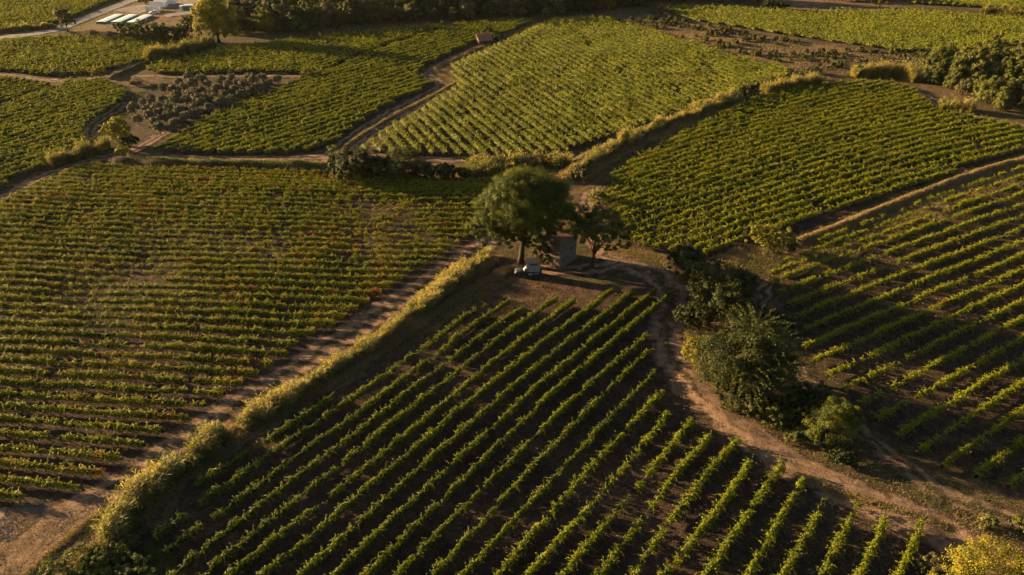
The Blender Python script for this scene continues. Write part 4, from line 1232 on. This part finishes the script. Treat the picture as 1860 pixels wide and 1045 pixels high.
# woods: three kinds of tree scattered over the ground, copied
def wood(poly, space, kinds, size, labels, group, seed, edge_first=True):
    rng = np.random.default_rng(seed)
    lo, hi = poly.min(0), poly.max(0)
    pts = []
    for _ in range(6000):
        q = lo + rng.random(2) * (hi - lo)
        if all((q[0] - r[0]) ** 2 + (q[1] - r[1]) ** 2 > space ** 2 for r in pts) and inside(q[None], poly)[0]:
            pts.append(q)
    protos = {}
    for q in pts:
        k = int(rng.choice(len(kinds), p=[x[2] for x in kinds]))
        s = size * rng.uniform(.7, 1.25)
        zz = h1(*q)
        if k not in protos:
            mk, tone, _ = kinds[k]
            bl = [(0, 0, 1.6, 2.9, 2.9, 2.0), (0, 0, 3.4, 2.7, 2.7, 2.6)] + [(cos(a) * 1.6, sin(a) * 1.6, rng.uniform(1.4, 4.4), 1.8, 1.8, 1.6) for a in rng.random(5) * 2 * pi] + [(rng.normal(0, .5), rng.normal(0, .5), 6.0, 1.4, 1.4, 1.2)]
            o = tree('woodland_tree', (q[0], q[1], zz), bl, 150, 80, .3, M[mk], .22, (0, 0, 4), labels[k], 'tree', seed + k, group, nlimb=8, tone=tone, tvar=.2)
            o.scale = (s, s, s); protos[k] = o
        else:
            dup(protos[k], (q[0], q[1], zz), rng.random() * 6.28, (s * rng.uniform(.85, 1.2), s * rng.uniform(.85, 1.2), s * rng.uniform(.75, 1.3)), labels[k])
    print('trees', group, len(pts))


WK = [('wood', .48, .55), ('dark', .5, .17), ('brush', .55, .18), ('bright', .25, .10)]
WL = ['bushy green tree in the dense wood along the far edge of the vineyards', 'nearly black tree in the dense wood along the far edge of the vineyards',
      'brown-leaved tree in the dense wood along the far edge of the vineyards', 'yellow-green tree in the dense wood along the far edge of the vineyards']
wood(P([(420, 66), (470, 63), (560, 57), (640, 51), (700, 44), (820, 40), (900, 33), (985, 28), (1060, 24), (1130, 14), (1200, 3), (1400, 6), (1400, 0), (1200, -4), (900, -5), (640, -3), (480, 8), (425, 26)]), 5.2, WK, 1.15, WL, 'trees of the far wood', 50)
WL2 = [s.replace('dense wood along the far edge of the vineyards', 'small wood between the two right-hand vineyards') for s in WL]
wood(P([(1665, 128), (1700, 108), (1800, 105), (1900, 95), (1990, 100), (1990, 235), (1860, 205), (1790, 195), (1730, 165), (1690, 150)]), 4.0, [('wood', .7, .5), ('wood', .6, .2), ('brush', .7, .15), ('wood', .85, .15)], .8, WL2, 'trees of the right-hand wood', 60)
wood(P([(1530, 2), (1620, 2), (1620, -12), (1530, -12)]), 5, [('dark', .35, 1.0)], .9, ['dark tree at the far edge of the bare field'], 'trees beyond the bare field', 70)

# the country beyond the vineyards: wooded ground that reads as one mass
rng = np.random.default_rng(31)
bl = []
for _ in range(420):
    x = rng.uniform(-420, 420); y = rng.uniform(392, 560)
    if vn(x / 45, y / 45, 95) > .42:
        r_ = rng.uniform(3.5, 6); bl.append((x, y, h1(x, y) + r_ * .7, r_, r_, r_ * rng.uniform(.8, 1.2)))
mb = MB(); crown(mb, bl, 6000, 14, 1.3, rng, spreadr=.4, tone=.45, tvar=.2)
tag(link('far_woodland', mb.mesh('far_woodland', [M['wood']])), 'wooded country beyond the vineyards', 'woodland', kind='stuff')

# scrub bushes of the dry slope
rng = np.random.default_rng(23)
protos = []
for k, mk in enumerate(('brush', 'wood', 'dark')):
    mb = MB(); crown(mb, [(0, 0, .55, .8, .8, .6), (.5, .2, .4, .5, .5, .4), (-.4, .3, .45, .5, .5, .45)], 26, 34, .26, rng, tone=.62)
    protos.append((mb.mesh('scrub_bush', [M[mk]]), ('dry brown scrub bush on the open slope', 'green scrub bush on the open slope', 'dark scrub bush on the open slope')[k]))
lo, hi = SCRUB.min(0), SCRUB.max(0); n = 0
while n < 190:
    q = lo + rng.random(2) * (hi - lo)
    if not inside(q[None], SCRUB)[0] or vn(q[0] / 9, q[1] / 9, 91) < .35:
        continue
    k = int(rng.choice(3, p=(.5, .32, .18)))
    s = rng.uniform(.6, 1.6)
    o = link('scrub_bush', protos[k][0], None, (q[0], q[1], h1(*q)), rng.random() * 6.28); o.scale = (s, s, s)
    tag(o, protos[k][1], 'bush', 'scrub bushes of the dry slope'); n += 1

# ------------------------------------------------------------------ stone hut
hx, hy, hz = loc(1016, 488)
hut = empty('stone_hut', (hx, hy, hz), math.atan2(.75, .66))
mb = MB()                                       # local x runs along the wall that goes away to the right, local y along the left wall
LX, LY = 4.7, 4.3
zc = {'00': 5.9, '10': 4.6, '01': 5.0, '11': 3.7}
v = [(0, 0, -.4), (LX, 0, -.4), (LX, LY, -.4), (0, LY, -.4), (0, 0, zc['00']), (LX, 0, zc['10']), (LX, LY, zc['11']), (0, LY, zc['01'])]
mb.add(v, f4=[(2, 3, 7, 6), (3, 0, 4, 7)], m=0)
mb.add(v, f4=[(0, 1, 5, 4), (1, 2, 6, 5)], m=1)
rng = np.random.default_rng(4)
for k in range(26):                             # stones that show through the render along the corner and foot
    z = rng.uniform(0, 5.2); side = rng.random() < .5; a = rng.uniform(.05, .9 if z > 1 else 3.6); w, h = rng.uniform(.2, .45), rng.uniform(.12, .25)
    mb.box(*((a, a + w, -.03, .02) if side else (-.03, .02, a, a + w)), z, z + h, m=0)
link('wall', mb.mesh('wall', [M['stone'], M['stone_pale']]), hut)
mb = MB()
def rz_(x, y):
    return zc['00'] + (zc['10'] - zc['00']) * x / LX + (zc['01'] - zc['00']) * y / LY
nt_ = 17
xs = np.linspace(-.25, LX + .3, 2); 
prof = np.linspace(-.25, LY + .25, nt_ * 4 + 1)
zz = lambda y, x: rz_(x, y) + .10 + .06 * np.abs(np.sin((y + .25) / (LY + .5) * nt_ * pi))
v = [(x, y, zz(y, x)) for x in (-.2, LX * .33, LX * .66, LX + .3) for y in prof]; n = len(prof)
mb.add(v, f4=[(i * n + j, (i + 1) * n + j, (i + 1) * n + j + 1, i * n + j + 1) for i in range(3) for j in range(n - 1)])
v = [(x, y, rz_(x, y) + d) for d in (.0, .09) for x, y in ((-.2, -.25), (LX + .3, -.25), (LX + .3, LY + .25), (-.2, LY + .25))]
mb.add(v, f4=[(3, 2, 1, 0), (4, 5, 6, 7), (0, 1, 5, 4), (1, 2, 6, 5), (2, 3, 7, 6), (3, 0, 4, 7)])
rf = link('roof', mb.mesh('roof', [M['tile']]), hut)
mb = MB()
for x0, x1, y0, y1 in ((-.24, LX + .2, -.28, -.02), ):
    v = [(x, y, rz_(x, y) + d) for d in (.08, .24) for x, y in ((x0, y0), (x1, y0), (x1, y1), (x0, y1))]
    mb.add(v, f4=[(3, 2, 1, 0), (4, 5, 6, 7), (0, 1, 5, 4), (1, 2, 6, 5), (2, 3, 7, 6), (3, 0, 4, 7)])
link('coping', mb.mesh('coping', [M['stone_pale']]), rf)
mb = MB(); mb.box(-.06, .03, 1.5, 2.4, 0, 2.0); link('door', mb.mesh('door', [M['bark']]), hut)
mb = MB(); mb.box(3.0, 3.45, -.05, .03, 2.6, 3.1); link('window', mb.mesh('window', [M['black']]), hut)
tag(hut, 'tall narrow stone hut with a sloping tiled roof under the trees', 'building')

# ------------------------------------------------------------------ the parked truck
tx, ty, tz = loc(958, 499)
tr = empty('parked_truck', (tx, ty, tz), radians(-3))
def ring(x, y0, y1, z0, z1, r=.12, k=4):
    pts = []
    for cy, cz, a0 in ((y1 - r, z1 - r, 0), (y0 + r, z1 - r, pi / 2), (y0 + r, z0 + r, pi), (y1 - r, z0 + r, 1.5 * pi)):
        for j in range(k):
            a = a0 + j / (k - 1) * pi / 2
            pts.append((x, cy + cos(a) * r, cz + sin(a) * r))
    return pts
mb = MB(); mb.loft([ring(-2.0, -.74, .74, .42, .78), ring(-1.3, -.8, .8, .36, .84), ring(.2, -.82, .82, .36, .9), ring(2.35, -.82, .82, .4, .92), ring(2.45, -.78, .78, .45, .88)])
for wx in (-1.35, 1.45):                       # flared wheel arches
    for sy in (-1, 1):
        a = np.linspace(0, pi, 9)
        mb.loft([[(wx + cos(q) * r, sy * y, .36 + sin(q) * r) for q in a] + [(wx + cos(q) * (r - .06), sy * y, .36 + sin(q) * (r - .06)) for q in a[::-1]] for r, y in ((.47, .80), (.47, .9))])
link('body', mb.mesh('body', [M['navy']]), tr)
mb = MB(); mb.loft([ring(-2.15, -.5, .5, .62, .86, .1), ring(-2.08, -.66, .66, .58, 1.0, .16), ring(-1.75, -.74, .74, .62, 1.16, .2), ring(-1.1, -.76, .76, .7, 1.24, .2), ring(-.62, -.74, .74, .78, 1.27, .16)])
link('hood', mb.mesh('hood', [M['silver']], True), tr)
mb = MB()
secs = []
for q in np.linspace(-1, 1, 11):
    secs.append([(-.78 + .28 * q * q, q * .7, 1.2), (-.66 + .28 * q * q, q * .7, 1.2), (-.24 + .2 * q * q, q * .62, 1.74), (-.34 + .2 * q * q, q * .62, 1.74)])
mb.loft(secs); ws = link('windscreen', mb.mesh('windscreen', [M['pale_glass']], True), tr)
mb = MB(); mb.loft([ring(-.5, -.68, .68, .85, 1.55, .1), ring(-.1, -.72, .72, .85, 1.76, .12), ring(.1, -.74, .74, .85, 1.76, .1)]); link('cab', mb.mesh('cab', [M['dark_metal']]), tr)
bx = MB(); bx.loft([ring(.0, -.80, .80, 1.14, 2.92, .05), ring(2.12, -.80, .80, 1.14, 2.92, .05)]); box = link('box_body', bx.mesh('box_body', [M['grey_box']]), tr)
mb = MB(); mb.box(.42, 1.72, -.815, -.79, 2.45, 2.70); link('window', mb.mesh('window', [M['glass']]), box)
mb = MB()
for z0, z1 in ((1.1, 1.17), (2.9, 2.96)):
    mb.box(-.02, 2.14, -.83, .83, z0, z1)
link('trim_rail', mb.mesh('trim_rail', [M['silver']]), box)
for x0 in (.2, 1.15):
    mb = MB(); mb.loft([ring(x0, -.86, -.80, .5, .95, .025), ring(x0 + .72, -.86, -.80, .5, .95, .025)]); link('side_locker', mb.mesh('side_locker', [M['grey_box']]), tr)
mb = MB(); mb.box(-2.28, -2.1, -.72, .72, .42, .6); link('bumper', mb.mesh('bumper', [M['silver']]), tr)
for sy in (-1, 1):
    mb = MB(); mb.wheel((-2.1, sy * .5, .82), .13, .1, axis=0); link('headlight', mb.mesh('headlight', [M['pale_glass']], True), tr)
    for wx in (-1.35, 1.45):
        mb = MB(); mb.wheel((wx, sy * .78, .36), .36, .24); w = link('wheel', mb.mesh('wheel', [M['rubber']]), tr)
        mb = MB(); mb.wheel((wx, sy * .84, .36), .21, .15); link('rim', mb.mesh('rim', [M['silver']]), w)
tag(tr, 'small dark truck with rounded hood and tall grey box parked under the pine', 'truck')

px_, py_, pz_ = loc(961, 472)
mb = MB(); mb.tube([(0, 0, -.2), (.02, 0, 1.2), (.05, 0, 2.3)], [.06, .055, .05], 6); 
tag(link('wooden_post', mb.mesh('wooden_post', [M['post']]), None, (px_, py_, pz_)), 'thin pale post standing behind the parked truck', 'post')

# ------------------------------------------------------------------ red-roofed shed by the zigzag track
sx, sy, sz = loc(880, 80)
shed = empty('small_shed', (sx, sy, sz), radians(18))
mb = MB(); v = [(-2.4, -1.6, -.3), (2.4, -1.6, -.3), (2.4, 1.8, -.3), (-2.4, 1.8, -.3), (-2.4, -1.6, 1.4), (2.4, -1.6, 1.4), (2.4, 1.8, 2.9), (-2.4, 1.8, 2.9)]
mb.add(v, f4=[(0, 1, 5, 4), (1, 2, 6, 5), (2, 3, 7, 6), (3, 0, 4, 7)]); link('wall', mb.mesh('wall', [M['stone']]), shed)
mb = MB(); v = [(x, y, 1.45 + (y + 1.6) * .441 + d) for d in (0, .14) for x, y in ((-2.65, -1.95), (2.65, -1.95), (2.65, 2.05), (-2.65, 2.05))]
mb.add(v, f4=[(3, 2, 1, 0), (4, 5, 6, 7), (0, 1, 5, 4), (1, 2, 6, 5), (2, 3, 7, 6), (3, 0, 4, 7)])
for k in range(14):
    x = -2.5 + k * .385; mb.tube([(x, -1.97, 1.45 - .16 + .15), (x, 2.05, 1.45 + 3.65 * .441 + .15)], .07, 5)
link('roof', mb.mesh('roof', [M['tile']]), shed)
mb = MB(); mb.box(-.6, .3, -1.66, -1.58, -.1, 1.25); link('door', mb.mesh('door', [M['black']]), shed)
tag(shed, 'small shed with a dull red tiled roof beside the zigzag track', 'building')

# ------------------------------------------------------------------ the far yard: slabs, shells, pavilion, car
def yard_slab(px, py, rz, label):
    o = empty('long_slab', loc(px, py), rz)
    w, L, h = 3.9, 15.0, .7
    mb = MB(); mb.loft([[(x * w / 2, y, z) for x, z in ((-1, .0), (1, .0), (1, h), (.92, h + .06), (-.92, h + .06), (-1, h))] for y in (0, L)]); link('side', mb.mesh('side', [M['teal']]), o)
    mb = MB(); v = [(x * w / 2 * .97, y, h + .09 + (.10 if abs(x) < .5 else 0)) for y in np.linspace(.15, L - .15, 6) for x in (-1, -.4, .4, 1)]
    mb.add(v, f4=[(i * 4 + j, i * 4 + j + 1, i * 4 + j + 5, i * 4 + j + 4) for i in range(5) for j in range(3)]); link('cover', mb.mesh('cover', [M['white']]), o)
    return tag(o, label, 'slab', 'white slabs on the yard')


yard_slab(183, 43, radians(-3), 'long white-topped slab with teal sides, the one nearest the grey road')
yard_slab(210, 44, radians(-3), 'long white-topped slab with teal sides, the middle of three on the yard')
yard_slab(238, 45, radians(-3), 'long white-topped slab with teal sides, nearest the broad dark bush')


def shell(px, py, L, h, rz, label, d=2.0):
    """a big white moulded shell standing on its long edge, hollow towards the back"""
    o = empty('white_shell', loc(px, py), rz)
    mb = MB()
    out = [(-L / 2, 0), (L / 2, 0), (L / 2, 1)]
    mb.loft([[(-L / 2, y, 0), (L / 2, y, 0), (L / 2 - .25, y - .35, h), (-L / 2 + .1, y - .35, h)] for y in (0, .25)])
    mb.box(-L / 2 + .1, -L / 2 + .3, .25, d, 0, h * .8); mb.box(L / 2 - .35, L / 2 - .12, .25, d, 0, h * .8); mb.box(-L / 2 + .3, L / 2 - .35, .25, d * .8, 0, .25)
    link('panel', mb.mesh('panel', [M['white']]), o)
    for k in range(4):
        x = -L / 2 + .8 + k * (L - 1.6) / 3; mb = MB(); mb.box(x - .06, x + .06, -.2, -.04, 0, h * .6); link('rib', mb.mesh('rib', [M['white']]), o)
    return tag(o, label, 'shell', 'white shells on the yard')


shell(278, 21, 6.3, 2.3, radians(-4), 'white upright shell, the nearest of the row on the yard')
shell(287, 14.5, 6.6, 2.5, radians(-4), 'white upright shell, second of the row on the yard')
shell(293, 11, 5.6, 2.5, radians(6), 'white upright shell, third of the row, leaning against its neighbours')
shell(305, 9, 6.8, 2.6, radians(8), 'white upright shell, farthest of the row, turned to the right')

pv = empty('pavilion', loc(350, 18), radians(8))
mb = MB(); mb.box(-3.4, 3.8, -1.4, 1.6, 0, 1.7); link('wall', mb.mesh('wall', [M['teal']]), pv)
mb = MB(); mb.box(-3.7, 4.1, -1.7, 1.9, 1.7, 2.0, tx=.25, ty=.2); link('roof', mb.mesh('roof', [M['cream']]), pv)
mb = MB(); mb.box(-5.0, -3.75, -1.3, 1.2, 0, 1.75, tx=.05); link('annex', mb.mesh('annex', [M['white']]), pv)
tag(pv, 'low teal-walled pavilion with cream roof beside the tall yellow tree', 'building')

cr = empty('parked_car', loc(281, 25), radians(8))
mb = MB(); mb.loft([ring(-1.9, -.75, .75, .35, .8), ring(-1.2, -.82, .82, .28, .95), ring(1.4, -.82, .82, .28, .98), ring(2.0, -.76, .76, .35, .85)]); link('body', mb.mesh('body', [M['white']], True), cr)
mb = MB(); mb.loft([ring(-1.0, -.7, .7, .9, 1.0, .04), ring(-.3, -.66, .66, .9, 1.45, .12), ring(.9, -.66, .66, .9, 1.45, .12), ring(1.6, -.7, .7, .9, 1.02, .04)]); link('cabin', mb.mesh('cabin', [M['white']], True), cr)
mb = MB(); mb.box(-.6, 1.1, -.72, -.66, 1.02, 1.32); link('window', mb.mesh('window', [M['glass']]), cr)
for wx in (-1.2, 1.25):
    for s_ in (-1, 1):
        mb = MB(); mb.wheel((wx, s_ * .75, .32), .32, .2); link('wheel', mb.mesh('wheel', [M['rubber']]), cr)
tag(cr, 'small white car parked in front of the white shells', 'car')
print('objects', len(bpy.data.objects), 'rows', NROWS)

# ------------------------------------------------------------------ the evening air
mb = MB(); mb.box(-600, 600, -30, 700, -6, 70)
hz_m = bpy.data.materials.new('haze'); hz_m.use_nodes = True
hn = hz_m.node_tree.nodes; hn.remove(hn['Principled BSDF'])
pv_ = hn.new('ShaderNodeVolumePrincipled'); pv_.inputs['Color'].default_value = (.92, .90, .88, 1)
pv_.inputs['Density'].default_value = .000016; pv_.inputs['Anisotropy'].default_value = .3
hz_m.node_tree.links.new(pv_.outputs[0], hn['Material Output'].inputs['Volume'])
tag(link('haze', mb.mesh('haze', [hz_m])), kind='stuff')
SC.cycles.volume_bounces = 0
